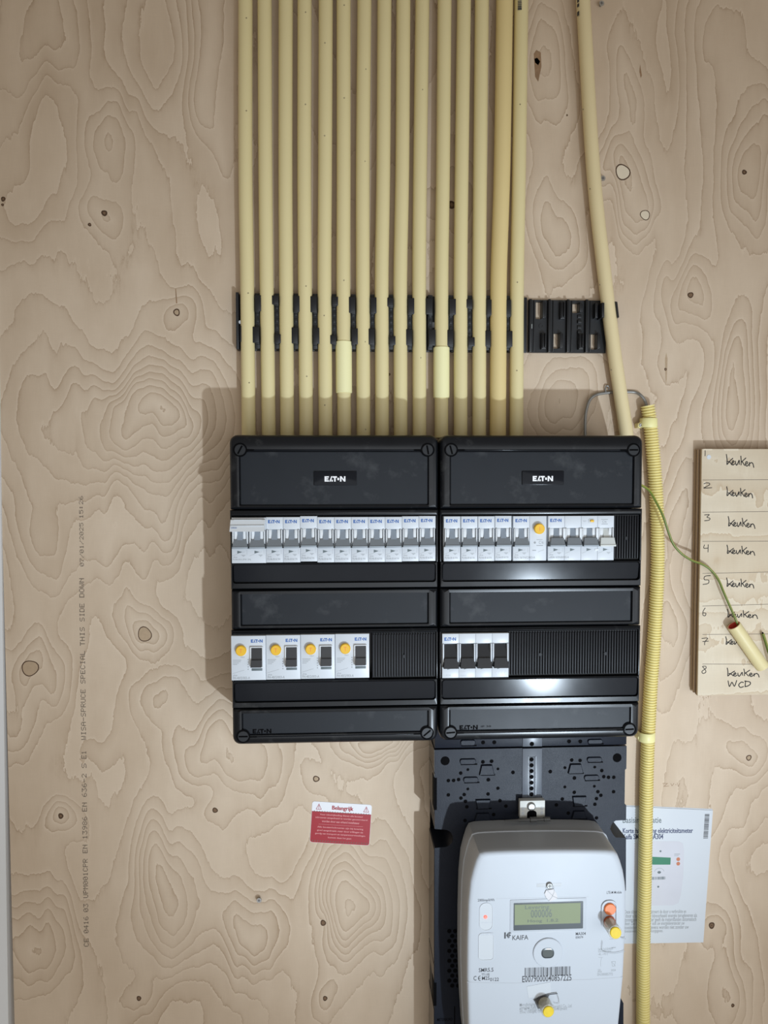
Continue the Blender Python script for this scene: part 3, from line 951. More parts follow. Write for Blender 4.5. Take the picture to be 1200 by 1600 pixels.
# ------------------------------------------------------------------ enclosures
FH = 95.0
PW, PH = 220.0, 330.0


def screw_cap(root, cx, cz, ang, h=FH):
    mb = MB()
    mb.loft([(circ(cx, cz, 6.9, 28), h - 2.5), (circ(cx, cz, 6.9, 28), h - 0.6), (circ(cx, cz, 6.0, 28), h - 0.6), (circ(cx, cz, 5.8, 28), h - 1.0), (circ(cx, cz, 5.8, 28), h + 0.4), (circ(cx, cz, 5.4, 28), h + 0.8)])
    s = part('cover_screw', mb, MAT['screw_black'], root)
    mb = MB()
    ca, sa = math.cos(ang), math.sin(ang)
    mb.loft([(circ(cx, cz, 7.4, 28), h + 0.06), (circ(cx, cz, 6.0, 28), h + 0.08)], cap0=False, cap1=False)
    mb.flat([(cx + u * ca - v * sa, cz + u * sa + v * ca) for u, v in ((-4.8, -.9), (4.8, -.9), (4.8, .9), (-4.8, .9))], h + 0.86)
    link('screw_slot', mb.mesh('screw_slot', MAT['black_deep'], ORG[root.name]), s)


def enclosure(x0, label, screws, blanks):
    root = thing('distribution_box', (x0 + PW / 2, -PH, 0), label, 'fuse box', 'black distribution boxes side by side')
    X = lambda a: x0 + a
    # housing with the deep floor of the two device windows
    mb = MB()
    mb.loft([(rr(X(4), X(216), -326, -3, 6), 0.5), (rr(X(0.6), X(219.4), -329.4, -0.6, 8), 30), (rr(X(0), X(220), -330, 0, 8), 62)])
    part('housing', mb, MAT['black_gloss'], root)
    # front cover: sections between the device windows, thin rails beside them
    cov = MB()

    def section(za, zb, top_r, bot_r, field, h=FH, depth=3.0):
        rs = (bot_r, bot_r, top_r, top_r)
        o = lambda i: rr(X(0 + i), X(220 - i), zb + i, za - i, rs=tuple(max(q - i, 0.3) for q in rs), n=5)
        f0, f1, fz0, fz1 = field
        fo = lambda i: rr(X(f0 + i), X(f1 - i), fz0 + i, fz1 - i, 1.5, n=5)
        cov.loft([(o(0), 62), (o(0), h - 6), (o(0.8), h - 3), (o(2.5), h - 1), (o(4.5), h - 0.3), (fo(-1.2), h), (fo(0), h - 0.2), (fo(1.2), h - depth)], cap0=False)

    def bar(za, zb, h=FH - 1.0, b=2.2):
        cov.loft([(rr(X(0), X(220), zb, za, 0.4, 2), 62), (rr(X(0), X(220), zb, za, 0.4, 2), h - b), (rr(X(1), X(219), zb + b * .35, za - b * .35, 0.4, 2), h - b * .3),
                  (rr(X(2), X(218), zb + b, za - b, 0.4, 2), h)], cap0=False)
    section(0, -78.6, 8.5, 1.2, (10, 210, -75.0, -16.4))
    bar(-79.0, -85.4)
    section(-163.4, -206.0, 1.2, 1.2, (10, 210, -202.5, -166.2))
    bar(-206.4, -211.0)
    section(-291.0, -330.0, 1.2, 8.5, (10, 210, -319.5, -293.5), depth=2.2)
    for za, zb in ((-135.2, -163.0), (-261.5, -290.6)):
        # shiny strip shelf under each device row
        cov.loft([(rr(X(0), X(220), zb, za, 0.5, 3), 62), (rr(X(0), X(220), zb, za, 0.5, 3), FH - 4), (rr(X(1), X(219), zb + 1.2, za - .4, 0.5, 3), FH - 1.6),
                  (rr(X(2.2), X(217.8), zb + 6.2, za - 1.2, 3.0, 3), FH - 1.2), (rr(X(2.6), X(217.4), zb + 6.8, za - 1.4, 3.0, 3), FH - 6.5)], cap0=False)
    for a, b_ in ((0, 1.8), (218.2, 220)):
        cov.box(X(a), X(b_), -135.4, -85.2, 62, FH - 3, 0.5); cov.box(X(a), X(b_), -261.8, -210.8, 62, FH - 3, 0.5)
    cv = part('cover', cov, MAT['black_gloss'], root, angle=25)
    # satin fields
    for (fz0, fz1, d) in ((-75.0, -16.4, 3.0), (-202.5, -166.2, 3.0), (-319.5, -293.5, 2.2)):
        mb = MB(); mb.box(X(11.4), X(208.6), fz0 + 1.4, fz1 - 1.4, FH - d - 2, FH - d + 0.9, 0.5)
        part('cover_panel', mb, MAT['black_field'], root, angle=8)
    for za, zb in ((-136.6, -156.2), (-262.9, -283.8)):
        mb = MB()
        tl = 0.17 if za > -200 else 0.10
        fo = lambda i, r: [(x, z, FH - 1.0 - (0.4 if i == 0 else 0) - (za - z) * tl) for x, z in rr(X(3.0 + i), X(217.0 - i), zb + .4 + i, za - i, r, 4)]
        mb.loft3([[(x, z, FH - 6) for x, z, h in fo(0, 3)], fo(0, 3), fo(0.6, 2.6)])
        part('label_strip', mb, MAT['black_strip'], root, angle=6)
    # raised line between the screws
    for za, zb in ((-15.2, -16.6), (-320.2, -321.4)):
        mb = MB(); mb.box(X(26), X(194), zb, za, FH - 0.5, FH + 0.7, 0.5)
        part('moulded_line', mb, MAT['black_strip'], root)
    mb = MB()
    for a, b_ in ((18.5, 26), (194, 201.5)):
        mb.rect(X(a), X(b_), -16.8, -15.0, FH + 0.10); mb.rect(X(a), X(b_), -321.6, -320.0, FH + 0.10)
    part('moulded_groove', mb, MAT['black_deep'], root)
    for (cx, cz), a in zip(((11.5, -15.8), (208.5, -15.8), (11.8, -320.0), (208.2, -320.0)), screws):
        screw_cap(root, X(cx), cz, a)
    # badge
    mb = MB(); mb.box(X(88), X(133.5), -53.2, -38.2, FH - 2.4, FH - 0.9, 0.5, 0.8)
    bd = part('badge', mb, MAT['black_strip'], root)
    mb = MB(); logo(mb, X(99.5), X(121.5), -49.2, -43.6, FH - 0.80)
    link('badge_logo', mb.mesh('badge_logo', MAT['white_print'], ORG[root.name]), bd)
    mb = MB(); logo(mb, X(21.5), X(41.5), -317.6, -312.8, FH - 1.22)
    part('moulded_logo', mb, MAT['black_deep'], root)
    # ribbed blanking plates
    for bx0, bx1, bz0, bz1 in blanks:
        mb = MB(); mb.box(bx0, bx1, bz0, bz1, 63, FH - 6.0)
        n = int(round((bx1 - bx0) / 2.9)); st = (bx1 - bx0) / n
        for k in range(n):
            a = bx0 + k * st + 0.5
            mb.box(a, a + st - 1.3, bz0 + 1.2, bz1 - 1.2, FH - 6.0, FH - 3.6, 0.35)
        for k in range(max(1, int((bx1 - bx0) / 60))):
            cx = bx0 + (bx1 - bx0) * (k + 0.5) / max(1, int((bx1 - bx0) / 60))
            mb.cyl(cx, (bz0 + bz1) / 2 - 1, FH - 6, FH - 3.3, 2.1, 12, 0.3)
        part('blanking_plate', mb, MAT['black_rib'], root)
    return root


# windows: row 1 z -86.2..-134.4, row 2 z -211.6..-260.8
L0, R0 = 0.0, 222.0
boxL = enclosure(L0, 'left black distribution box with four amber test buttons in its lower row', (math.radians(62), math.radians(100), math.radians(0), math.radians(40)),
                 [(149.4, 217.8, -260.6, -211.8)])
boxR = enclosure(R0, 'right black distribution box above the white meter', (math.radians(105), math.radians(0), math.radians(4), math.radians(2)),
                 [(UX(856.2, 840, 96.0) + 73.4, R0 + 217.6, -134.4, -86.0), (R0 + 74.4, R0 + 217.6, -260.6, -211.8)])
mb = MB(); put_text(mb, 'IP 30', R0 + 45, R0 + 56, -315.5, -313.5, FH - 1.22)
part('moulded_text', mb, MAT['black_deep'], boxR)

# ------------------------------------------------------------------ breakers
DEV_H = 96.0


def poles(defs, root, w=17.9, H=48.0):
    """shared builder for devices with pole openings; local coords x 0.., z 0 at top, h 0 at the front"""
    pass


def breaker_shell(mb, x, w, H):
    mb.box(x, x + w, -H, 0, -32, -6.0)
    mb.box(x + .05, x + w - .05, -13.2, 0, -6, 0, 0.5)
    mb.box(x + .05, x + w - .05, -H, -32.6, -6, 0, 0.4)


def breaker_sides(mb, x, w):
    for a, b_ in ((0.9, 2.2), (w - 2.2, w - 0.9)):
        mb.box(x + a, x + b_, -27.5, -13.2, -6, 1.8, 0.4)
    for a, b_ in ((2.7, 6.0), (w - 6.0, w - 2.9)):
        mb.box(x + a, x + b_, -23.4, -13.2, -6, 0.4, 0.4)


def breaker_lever(x, w, H, root, stem_mat, lever_mat, lip_mat, rise=4.0):
    mb = MB(); mb.loft3([[(x + 6.0, -23.6, -6), (x + 12.0, -23.6, -6), (x + 12.0, -13.6, -6), (x + 6.0, -13.6, -6)],
                         [(x + 6.0, -23.6, 2.2), (x + 12.0, -23.6, 2.2), (x + 12.0, -13.6, -1.4), (x + 6.0, -13.6, -1.4)]])
    lv = link('toggle', mb.mesh('toggle', stem_mat), root)
    mb = MB()
    a0, a1 = x + 2.4, x + w - 2.0
    b0, b1 = x + 0.9, x + w - 0.7
    mb.loft3([[(b0, -32.4, -6), (b1, -32.4, -6), (a1, -23.2, -6), (a0, -23.2, -6)],
              [(b0, -32.4, rise), (b1, -32.4, rise), (a1, -23.2, rise - 2.2), (a0, -23.2, rise - 2.2)]])
    g = link('toggle_grip', mb.mesh('toggle_grip', lever_mat), lv)
    mb = MB(); mb.box(b0, b1, -32.5, -30.4, rise - 0.6, rise + 0.35, 0.3)
    link('toggle_lip', mb.mesh('toggle_lip', lip_mat), lv)


def print_pole(mb, x, H, tri=True):
    h = 0.04
    mb.quad([(x + 5.8, -34.8, h), (x + 5.8, -38.0, h), (x + 11.2, -36.2, h)])


def print_lines(mb, x, H, long=None):
    h = 0.04
    mb.ribbon([(x + 0.8, -40.3), (x + 5.8, -38.4)], 0.22, h)
    mb.ribbon([(x + 11.4, -36.6), (x + 13.2, -36.0)], 0.22, h)
    for k in range(4): mb.rect(x + 15.6, x + 16.1, -34.8 - k * 1.3, -34.3 - k * 1.3, h)
    for k, wd in enumerate((4.4, 3.0, 1.2)): mb.rect(x + 12.2 - wd / 2, x + 12.2 + wd / 2, -39.6 - k * 0.7, -39.25 - k * 0.7, h)


_proto = {}


def mcb_parts(root):
    w, H = 17.9, 48.0
    if 'mcb' not in _proto:
        L = []
        mb = MB(); breaker_shell(mb, 0, w, H); L.append(('body', mb.mesh('body', MAT['white']), None))
        mb = MB(); breaker_sides(mb, 0, w); L.append(('side_cheeks', mb.mesh('side_cheeks', MAT['white2']), None))
        _proto['mcb'] = L
        r0 = bpy.data.objects.new('temporary', None); COL.objects.link(r0)
        breaker_lever(0, w, H, r0, MAT['grey_stem'], MAT['grey_lever'], MAT['grey_lip'])
        tg = r0.children[0]
        L.append(('toggle', tg.data, [('toggle_grip', tg.children[0].data), ('toggle_lip', tg.children[1].data)] if tg.children[0].name.startswith('toggle_grip') else
                  [('toggle_grip', tg.children[1].data), ('toggle_lip', tg.children[0].data)]))
        for c in list(tg.children): bpy.data.objects.remove(c)
        bpy.data.objects.remove(tg); bpy.data.objects.remove(r0)
        mb = MB(); logo(mb, 2.2, 14.4, -6.5, -3.0, 0.04); L.append(('logo_print', mb.mesh('logo_print', MAT['blue_print']), None))
        mb = MB(); print_pole(mb, 0, H); L.append(('arrow_print', mb.mesh('arrow_print', MAT['grey_mark']), None))
        mb = MB(); print_lines(mb, 0, H); put_text(mb, 'xPole', 1.4, 5.6, -42.4, -40.9, 0.04); put_text(mb, 'PLN6-B16/1N', 1.2, 14.6, -45.4, -43.2, 0.05)
        L.append(('rating_print', mb.mesh('rating_print', MAT['grey_print']), None))
    for nm, me, subs in _proto['mcb']:
        c = link(nm, me, root)
        for s, sm in (subs or []): link(s, sm, c)


def device(name, x, z, label, cat, group=None):
    return thing(name, (x, z, DEV_H), label, cat, group)


def lp(name, mb, mat, root):
    return link(name, mb.mesh(name, mat), root)


# --- upper row of the left box: two-pole main breaker with flap, then ten singles
zt1 = -86.4
x = UX(361.8, 840, DEV_H)
W1 = 17.93
d = device('circuit_breaker', x, zt1 - 0.4, 'double white breaker with a raised flap, far left of the upper row', 'breaker')
mb = MB(); breaker_shell(mb, 0, 2 * W1, 48); lp('body', mb, MAT['white'], d)
mb = MB(); breaker_sides(mb, 0, W1); breaker_sides(mb, W1, W1); lp('side_cheeks', mb, MAT['white2'], d)
for k in range(2): breaker_lever(k * W1, W1, 48, d, MAT['grey_stem'], MAT['grey_lever'], MAT['grey_lip'])
mb = MB()
mb.loft3([[(-0.3, -14.2, 0), (2 * W1 - .6, -14.2, 0), (2 * W1 - .6, -1.5, 0), (-0.3, -1.5, 0)], [(-0.9, -14.2, 8), (2 * W1 - .8, -14.2, 8), (2 * W1 - .6, -2.2, 3.5), (-0.3, -2.2, 3.5)]])
fl = lp('label_flap', mb, MAT['white2'], d)
mb = MB(); mb.box(3, 2 * W1 - 4, -2.6, -1.9, 3.3, 3.9); mb.box(0, 2 * W1 - 1, -9.0, -7.4, 4, 6.5, 0.3)
link('flap_groove', mb.mesh('flap_groove', MAT['pale_print']), fl)
mb = MB(); put_text(mb, 'memshutter', 0.6, 6.8, -10.8, -9.6, 7.2); link('flap_print', mb.mesh('flap_print', MAT['blue_print']), fl)
mb = MB(); print_pole(mb, 0, 48); print_pole(mb, W1, 48); lp('arrow_print', mb, MAT['grey_mark'], d)
mb = MB(); print_lines(mb, 0, 48); print_lines(mb, W1, 48); put_text(mb, 'xPole', 1.4, 5.8, -42.4, -40.9, 0.04); put_text(mb, 'PLN6-B16 (P3K 2N)', 1.2, 20, -45.4, -43.2, 0.05)
lp('rating_print', mb, MAT['grey_print'], d)
jit = [0, 0, 0.9, -0.2, -0.2, -0.2, -0.2, -0.2, 0.3, 0.5]
for k in range(10):
    d = device('circuit_breaker', x + (k + 2) * W1 + 0.05, zt1 + jit[k], 'white single breaker in the left box, ' + (
        ['just right of the flapped double breaker', 'second after the flapped double breaker', 'third after the flapped double breaker', 'fourth after the flapped double breaker',
         'fifth after the flapped double breaker', 'fifth from the right end', 'fourth from the right end', 'third from the right end', 'second from the right end', 'at the right end'][k]),
        'breaker', 'single breakers in the left box')
    mcb_parts(d)

# --- upper row of the right box
xr = UX(693.4, 840, DEV_H)
for k in range(4):
    d = device('circuit_breaker', xr + k * 18.25 + (0.2 if k else 0), zt1 + 0.3 * (k == 3), 'white single breaker in the right box, %s' % ['leftmost', 'second from left', 'third from left', 'just left of the amber-button breaker'][k],
               'breaker', 'single breakers in the right box')
    mcb_parts(d)
xc = UX(801.6, 840, DEV_H)
d = device('residual_current_breaker', xc, zt1, 'double-width white breaker with amber round button, in the upper right row', 'breaker')
mb = MB(); breaker_shell(mb, 0, 17.9, 48); mb.box(17.9, 36.2, -48, 0, -32, 0, 0.5); lp('body', mb, MAT['white'], d)
mb = MB(); breaker_sides(mb, 0, 17.9); lp('side_cheeks', mb, MAT['white2'], d)
breaker_lever(0, 17.9, 48, d, MAT['grey_stem'], MAT['grey_lever'], MAT['grey_lip'])
mb = MB(); mb.cyl(27.6, -13.5, 0, 0.8, 6.6, 24, 0.3); mb2 = MB(); mb2.cyl(27.6, -13.5, 0.8, 5.0, 5.6, 26, 0.7)
rg = lp('button_ring', mb, MAT['white2'], d); bt = lp('test_button', mb2, MAT['yellow_button'], d)
mb = MB(); mb.rect(27.3, 27.9, -15.6, -11.4, 5.03); link('button_mark', mb.mesh('button_mark', MAT['orange']), bt)
mb = MB(); logo(mb, 2.4, 14.8, -6.5, -3.0, 0.04); lp('logo_print', mb, MAT['blue_print'], d)
mb = MB(); print_pole(mb, 0, 48); lp('arrow_print', mb, MAT['grey_mark'], d)
mb = MB(); print_lines(mb, 0, 48); put_text(mb, 'xPole', 1.4, 5.8, -42.4, -40.9, 0.04); put_text(mb, 'PKN 16/1N/C/003-A', 1.2, 24, -45.6, -43.2, 0.05)
put_text(mb, 'C16', 28, 33, -30, -26.6, 0.05); mb.flat(circ(23.6, -28.5, 1.2, 12), 0.05); mb.rect(25.5, 32.5, -32, -31.3, 0.05); mb.rect(25.5, 32, -25.6, -25.1, 0.05)
mb.rect(21, 25, -37.2, -36.4, 0.05); mb.ribbon([(27, -38.6), (33.5, -36.2)], 0.25, 0.05)
lp('rating_print', mb, MAT['grey_print'], d)

xd = UX(856.2, 840, DEV_H)
P4 = 18.0
d = device('residual_current_breaker', xd, zt1, 'four-module white breaker with three grey levers and one white lever', 'breaker')
mb = MB()
for k in range(4): breaker_shell(mb, k * P4, P4, 48)
lp('body', mb, MAT['white'], d)
mb = MB()
for k in range(4): breaker_sides(mb, k * P4, P4)
for k in range(1, 4): mb.box(k * P4 - 1.6, k * P4 + 1.6, -25.5, -13.2, -6, 1.0, 0.3)
lp('side_cheeks', mb, MAT['white2'], d)
for k in range(3): breaker_lever(k * P4, P4, 48, d, MAT['grey_stem'], MAT['grey_lever'], MAT['grey_lip'], 7.0)
breaker_lever(3 * P4, P4 + 0.6, 48, d, MAT['white_lever'], MAT['white_lever'], MAT['white_lever'], 7.0)
mb = MB(); logo(mb, 2.2, 14.6, -6.5, -3.0, 0.04); lp('logo_print', mb, MAT['blue_print'], d)
mb = MB()
for k in range(4): print_pole(mb, k * P4 + 0.3, 48)
lp('arrow_print', mb, MAT['grey_mark'], d)
mb = MB()
for k in (0, 3): print_lines(mb, k * P4, 48)
put_text(mb, 'xPole', 1.4, 5.8, -42.4, -40.9, 0.04); put_text(mb, 'mRB4-16/3N/B/003-A', 1.2, 23, -45.6, -43.2, 0.05)
put_text(mb, 'C16', 59, 63.5, -7.6, -5.0, 0.05); mb.rect(57.8, 65, -4.2, -3.7, 0.05); mb.rect(58.2, 65, -9.2, -8.6, 0.05); put_text(mb, 'TEST', 38, 41.5, -6.4, -5.2, 0.05)
for k in (1, 2): mb.ribbon([(k * P4 + 1, -40.3), (k * P4 + 5.8, -38.4)], 0.22, 0.04)
lp('rating_print', mb, MAT['grey_print'], d)
mb = MB(); mb.box(43.8, 50.4, -8.2, -3.0, 0, 0.3, 0.1, 1.6); mb2 = MB(); mb2.box(45.6, 49.6, -6.8, -4.4, 0.3, 1.6, 0.3, 0.9)
tb = lp('test_button', mb2, MAT['yellow_button'], d); lp('button_surround', mb, MAT['pale_print'], d)
mb = MB(); mb.box(51.2, 55.2, -37.6, -35.4, 0, 0.4, 0.1); lp('indicator_window', mb, MAT['white2'], d)

# --- lower row left: four residual current devices
for k in range(4):
    px0 = (361.2, 415.6, 469.8, 523.8)[k]
    xk = UX(px0, 1025, DEV_H)
    wk = 36.3
    d = device('residual_current_switch', xk, -211.9 + (0, 0.4, 0.7, 1.1)[k] * 0.7, 'white switch with amber button and black rocker, %s of four in the lower row' % ['leftmost', 'second', 'third', 'rightmost'][k],
               'breaker', 'residual current switches in the lower left row')
    if 'rcd' not in _proto:
        L = []
        H = 47.6
        mb = MB(); mb.box(0, wk, -H, 0, -32, 0, 0.6); L.append(('body', mb.mesh('body', MAT['white']), None))
        mb = MB(); mb.cyl(10.7, -15.2, 0, 0.5, 6.3, 26, 0.2); a = mb.mesh('button_ring', MAT['white2'])
        mb = MB(); mb.cyl(10.7, -15.2, 0.4, 4.4, 5.6, 28, 0.8); b_ = mb.mesh('test_button', MAT['yellow_button'])
        mb = MB(); mb.rect(10.4, 11.0, -17.4, -13.0, 4.43); mb.rect(9.2, 12.2, -13.6, -13.1, 4.43); cmesh = mb.mesh('button_mark', MAT['orange'])
        L += [('button_ring', a, None), ('test_button', b_, [('button_mark', cmesh)])]
        mb = MB()
        mb.loft([(rr(20.2, 33.6, -33.6, -11.6, .6, 2), 0), (rr(20.2, 33.6, -33.6, -11.6, .6, 2), 2.4), (rr(21.2, 32.8, -33.0, -12.4, .4, 2), 2.4), (rr(21.4, 32.6, -32.8, -12.6, .4, 2), 0.3)])
        L.append(('rocker_frame', mb.mesh('rocker_frame', MAT['white2']), None))
        mb = MB(); mb.loft3([[(21.5, -25, 0.3), (32.5, -25, 0.3), (32.5, -12.8, 0.3), (21.5, -12.8, 0.3)], [(21.5, -25, 2.8), (32.5, -25, 2.8), (32.5, -12.8, 1.0), (21.5, -12.8, 1.0)]]); rk = mb.mesh('rocker', MAT['black_lever'])
        mb = MB(); mb.loft3([[(20.9, -33.0, 0.3), (32.2, -33.0, 0.3), (32.7, -25, 0.3), (21.3, -25, 0.3)], [(20.9, -32.6, 6.4), (32.2, -32.6, 6.4), (32.7, -25, 5.2), (21.3, -25, 5.2)]]); rg_ = mb.mesh('rocker_grip', MAT['black_lever'])
        L.append(('rocker', rk, [('rocker_grip', rg_)]))
        mb = MB(); mb.box(21.4, 32.6, -37.4, -34.9, 0, 0.4, 0.1); L.append(('indicator', mb.mesh('indicator', MAT['grey_mark']), None))
        mb = MB(); logo(mb, 20.8, 33.2, -7.4, -4.0, 0.04); L.append(('logo_print', mb.mesh('logo_print', MAT['blue_print']), None))
        mb = MB()
        put_text(mb, 'TEST', 9.6, 14.4, -23.6, -22.2, .04)
        for q, wd in enumerate((9, 8.2, 6.4, 4.6)): mb.rect(1.6, 1.6 + wd, -26.2 - q * 1.5, -25.7 - q * 1.5, .04)
        mb.ribbon([(1.2, -40.2), (13.5, -36.6)], 0.25, .04); put_text(mb, 'xPole', 1.6, 6.2, -43.0, -41.4, .04)
        put_text(mb, 'FH-40/2/003-A', 1.6, 19.6, -46.4, -43.6, .05)
        for q in range(5): mb.rect(17.2, 18.2, -26.0 - q * 2.6, -24.8 - q * 2.6, .04)
        L.append(('rating_print', mb.mesh('rating_print', MAT['grey_print']), None))
        _proto['rcd'] = L
    for nm, me, subs in _proto['rcd']:
        c = link(nm, me, d)
        for s, sm in (subs or []): link(s, sm, c)

# --- lower row right: four-pole main switch
xs4 = UX(691.0, 1022, DEV_H)
PM = 18.0
d = device('main_switch', xs4, -212.3, 'white four-pole main switch with black toggles in the lower right row', 'switch')
mb = MB()
for k in range(4):
    xx = k * PM
    mb.box(xx, xx + PM, -48, 0, -32, -5); mb.box(xx + .05, xx + PM - .05, -10.8, 0, -5, 0, 0.4); mb.box(xx + .05, xx + PM - .05, -48, -36, -5, 0, 0.4)
    mb.box(xx + .4, xx + 1.9, -30.5, -10.8, -5, 1.4, 0.4); mb.box(xx + PM - 1.9, xx + PM - .4, -30.5, -10.8, -5, 1.4, 0.4)
lp('body', mb, MAT['white'], d)
for k in range(4):
    xx = k * PM
    mb = MB(); mb.loft3([[(xx + 2.1, -26, -5), (xx + 15.9, -26, -5), (xx + 15.9, -12.2, -5), (xx + 2.1, -12.2, -5)], [(xx + 2.1, -26, 1.6), (xx + 15.9, -26, 1.6), (xx + 15.9, -12.2, -3.4), (xx + 2.1, -12.2, -3.4)]])
    tg = lp('toggle', mb, MAT['black_deep'] if False else MAT['black_lever'], d)
    mb = MB(); mb.loft3([[(xx + .9, -36.4, -5), (xx + PM - .7, -36.4, -5), (xx + 15.4, -26, -5), (xx + 2.6, -26, -5)], [(xx + .9, -36.4, 6.5), (xx + PM - .7, -36.4, 6.5), (xx + 15.4, -26, 3.6), (xx + 2.6, -26, 3.6)]])
    link('toggle_grip', mb.mesh('toggle_grip', MAT['black_lever']), tg)
mb = MB(); logo(mb, 2.2, 14.8, -7.6, -4.0, .04); lp('logo_print', mb, MAT['blue_print'], d)
mb = MB()
for k in range(4): mb.quad([(k * PM + 5.4, -39.0, .04), (k * PM + 5.6, -37.2, .04), (k * PM + 12.2, -37.2, .04)])
lp('arrow_print', mb, MAT['grey_mark'], d)
mb = MB(); put_text(mb, 'IS-40/4', 1.2, 9, -46.0, -44.0, .04); put_text(mb, '240/415V', 19, 26, -46.2, -44.8, .04); put_text(mb, 'AC-22A', 19.4, 25, -41.8, -40.2, .04)
for k in range(4): mb.ribbon([(59 + k * 3.2, -41), (57.8 + k * 3.2, -42.6), (58.4 + k * 3.2, -44.6), (59.6 + k * 3.2, -45.6)], 0.3, .04)
lp('rating_print', mb, MAT['pale_print'], d)

# ------------------------------------------------------------------ meter board
BH = 54.0


def pl(*pts): return [U(x, y, BH) for x, y in pts]


board = thing('meter_board', (UX(830, 1700, 0), UZ(830, 1700, 0), 0), 'dark blue-black mounting board with many holes behind the white meter', 'mounting board')
LX = UX(679.3, 1230, BH)
# upper strip above the joint
zA = -331.0
zJ = UZ(830, 1167.5, BH)
mb = MB(); mb.box(LX, UX(979.0, 1160, BH), zJ + 0.9, zA, 2, BH, 0.4)
part('upper_strip', mb, MAT['plate'], board)
xR = UX(979.0, 1180, BH)
xR2, xR3 = UX(976.3, 1230, BH), UX(978.3, 1280, BH)
zz = lambda y: UZ(830, y, BH)
out = [(LX, zJ - 0.9), (LX, zz(1291)), (UX(697, 1291, BH), zz(1291))]
cx, cz, rr_ = UX(694, 1306, BH), zz(1306.5), 10.2
out = [(LX, zJ - 0.9), (LX, zz(1291.5))]
out += [(cx + rr_ * math.cos(a), cz + rr_ * math.sin(a)) for a in [math.radians(90 - 18 * k) for k in range(11)]]
out += [(LX, zz(1321)), (LX, zz(1740)), (UX(974, 1740, BH), zz(1740)), (UX(974, 1580, BH), zz(1573)), (UX(970.5, 1567, BH), zz(1566)), (UX(955, 1560, BH), zz(1560)),
        (UX(955, 1400, BH), zz(1402)), (UX(978, 1390, BH), zz(1396)), (UX(978, 1320, BH), zz(1313)), (UX(962, 1313, BH), zz(1312)), (UX(957, 1308, BH), zz(1306)), (UX(953, 1298, BH), zz(1297)),
        (UX(957, 1290, BH), zz(1289)), (UX(962, 1286, BH), zz(1285.5)), (xR3, zz(1285)), (xR3, zz(1262)), (xR2, zz(1260)), (xR2, zz(1206)), (xR, zz(1204)), (xR, zJ - 0.9)]
mb = MB(); mb.loft([(out, 6), (out, BH)])
part('face_plate', mb, MAT['plate'], board)
mb = MB(); mb.box(LX + .5, LX + 27, zz(1330), zz(1284), 2, 5.5); part('backing', mb, MAT['black_deep'], board)
mb = MB(); mb.box(UX(946, 1300, BH), UX(961, 1300, BH), zz(1320), zz(1280), 12, 40); part('backing', mb, MAT['black_rib'], board)
# side flange with recesses
mb = MB()
zseg = [(1169, 1204), (1206, 1268), (1324, 1500), (1504, 1530), (1573, 1740)]
for a, b_ in zseg:
    mb.loft3([[(LX - .6, zz(b_), 1), (LX - .6, zz(a), 1), (LX - .05, zz(a), 1), (LX - .05, zz(b_), 1)], [(LX - .6, zz(b_), BH - 1), (LX - .6, zz(a), BH - 1), (LX - .05, zz(a), BH - 1), (LX - .05, zz(b_), BH - 1)]])
part('side_flange', mb, MAT['plate_gloss'], board)
mb = MB()
for a, b_ in ((1212, 1262), (1530, 1566)):
    mb.box(LX - .9, LX + 2.4, zz(b_), zz(a), BH - 16, BH + .15)
part('side_slot', mb, MAT['black_deep'], board)
# shiny centre channel and its holes
c0, c1 = UX(816, 1200, BH), UX(846.5, 1200, BH)
mb = MB(); mb.box(c0, c1, zz(1262), zJ - 1.2, BH, BH + 1.0, 0.4)
ch = part('centre_channel', mb, MAT['strip_grey'], board)
mb = MB(); mb.box(c0, c1, zJ + 1.0, zA - .2, BH, BH + 1.0, 0.4); part('centre_channel', mb, MAT['strip_grey'], board)
mb = MB(); mb.box(UX(826, 1200, BH), UX(836, 1200, BH), zz(1262), zz(1182), BH + 1.0, BH + 1.5, 0.3); mb.box(UX(825, 1200, BH), UX(825.8, 1200, BH), zz(1250), zz(1181), BH + 1.0, BH + 1.7); mb.box(UX(836.4, 1200, BH), UX(837.2, 1200, BH), zz(1250), zz(1181), BH + 1.0, BH + 1.7)
part('channel_rib', mb, MAT['strip_grey'], board)


def hole(px, py, r, h=BH):
    x, z = U(px, py, h)
    mb = MB(); mb.loft([(circ(x, z, r, 14), h + 0.02), (circ(x, z, r * 0.96, 14), h + 0.10)], cap0=False)
    part('screw_hole', mb, MAT['black_deep'], board)


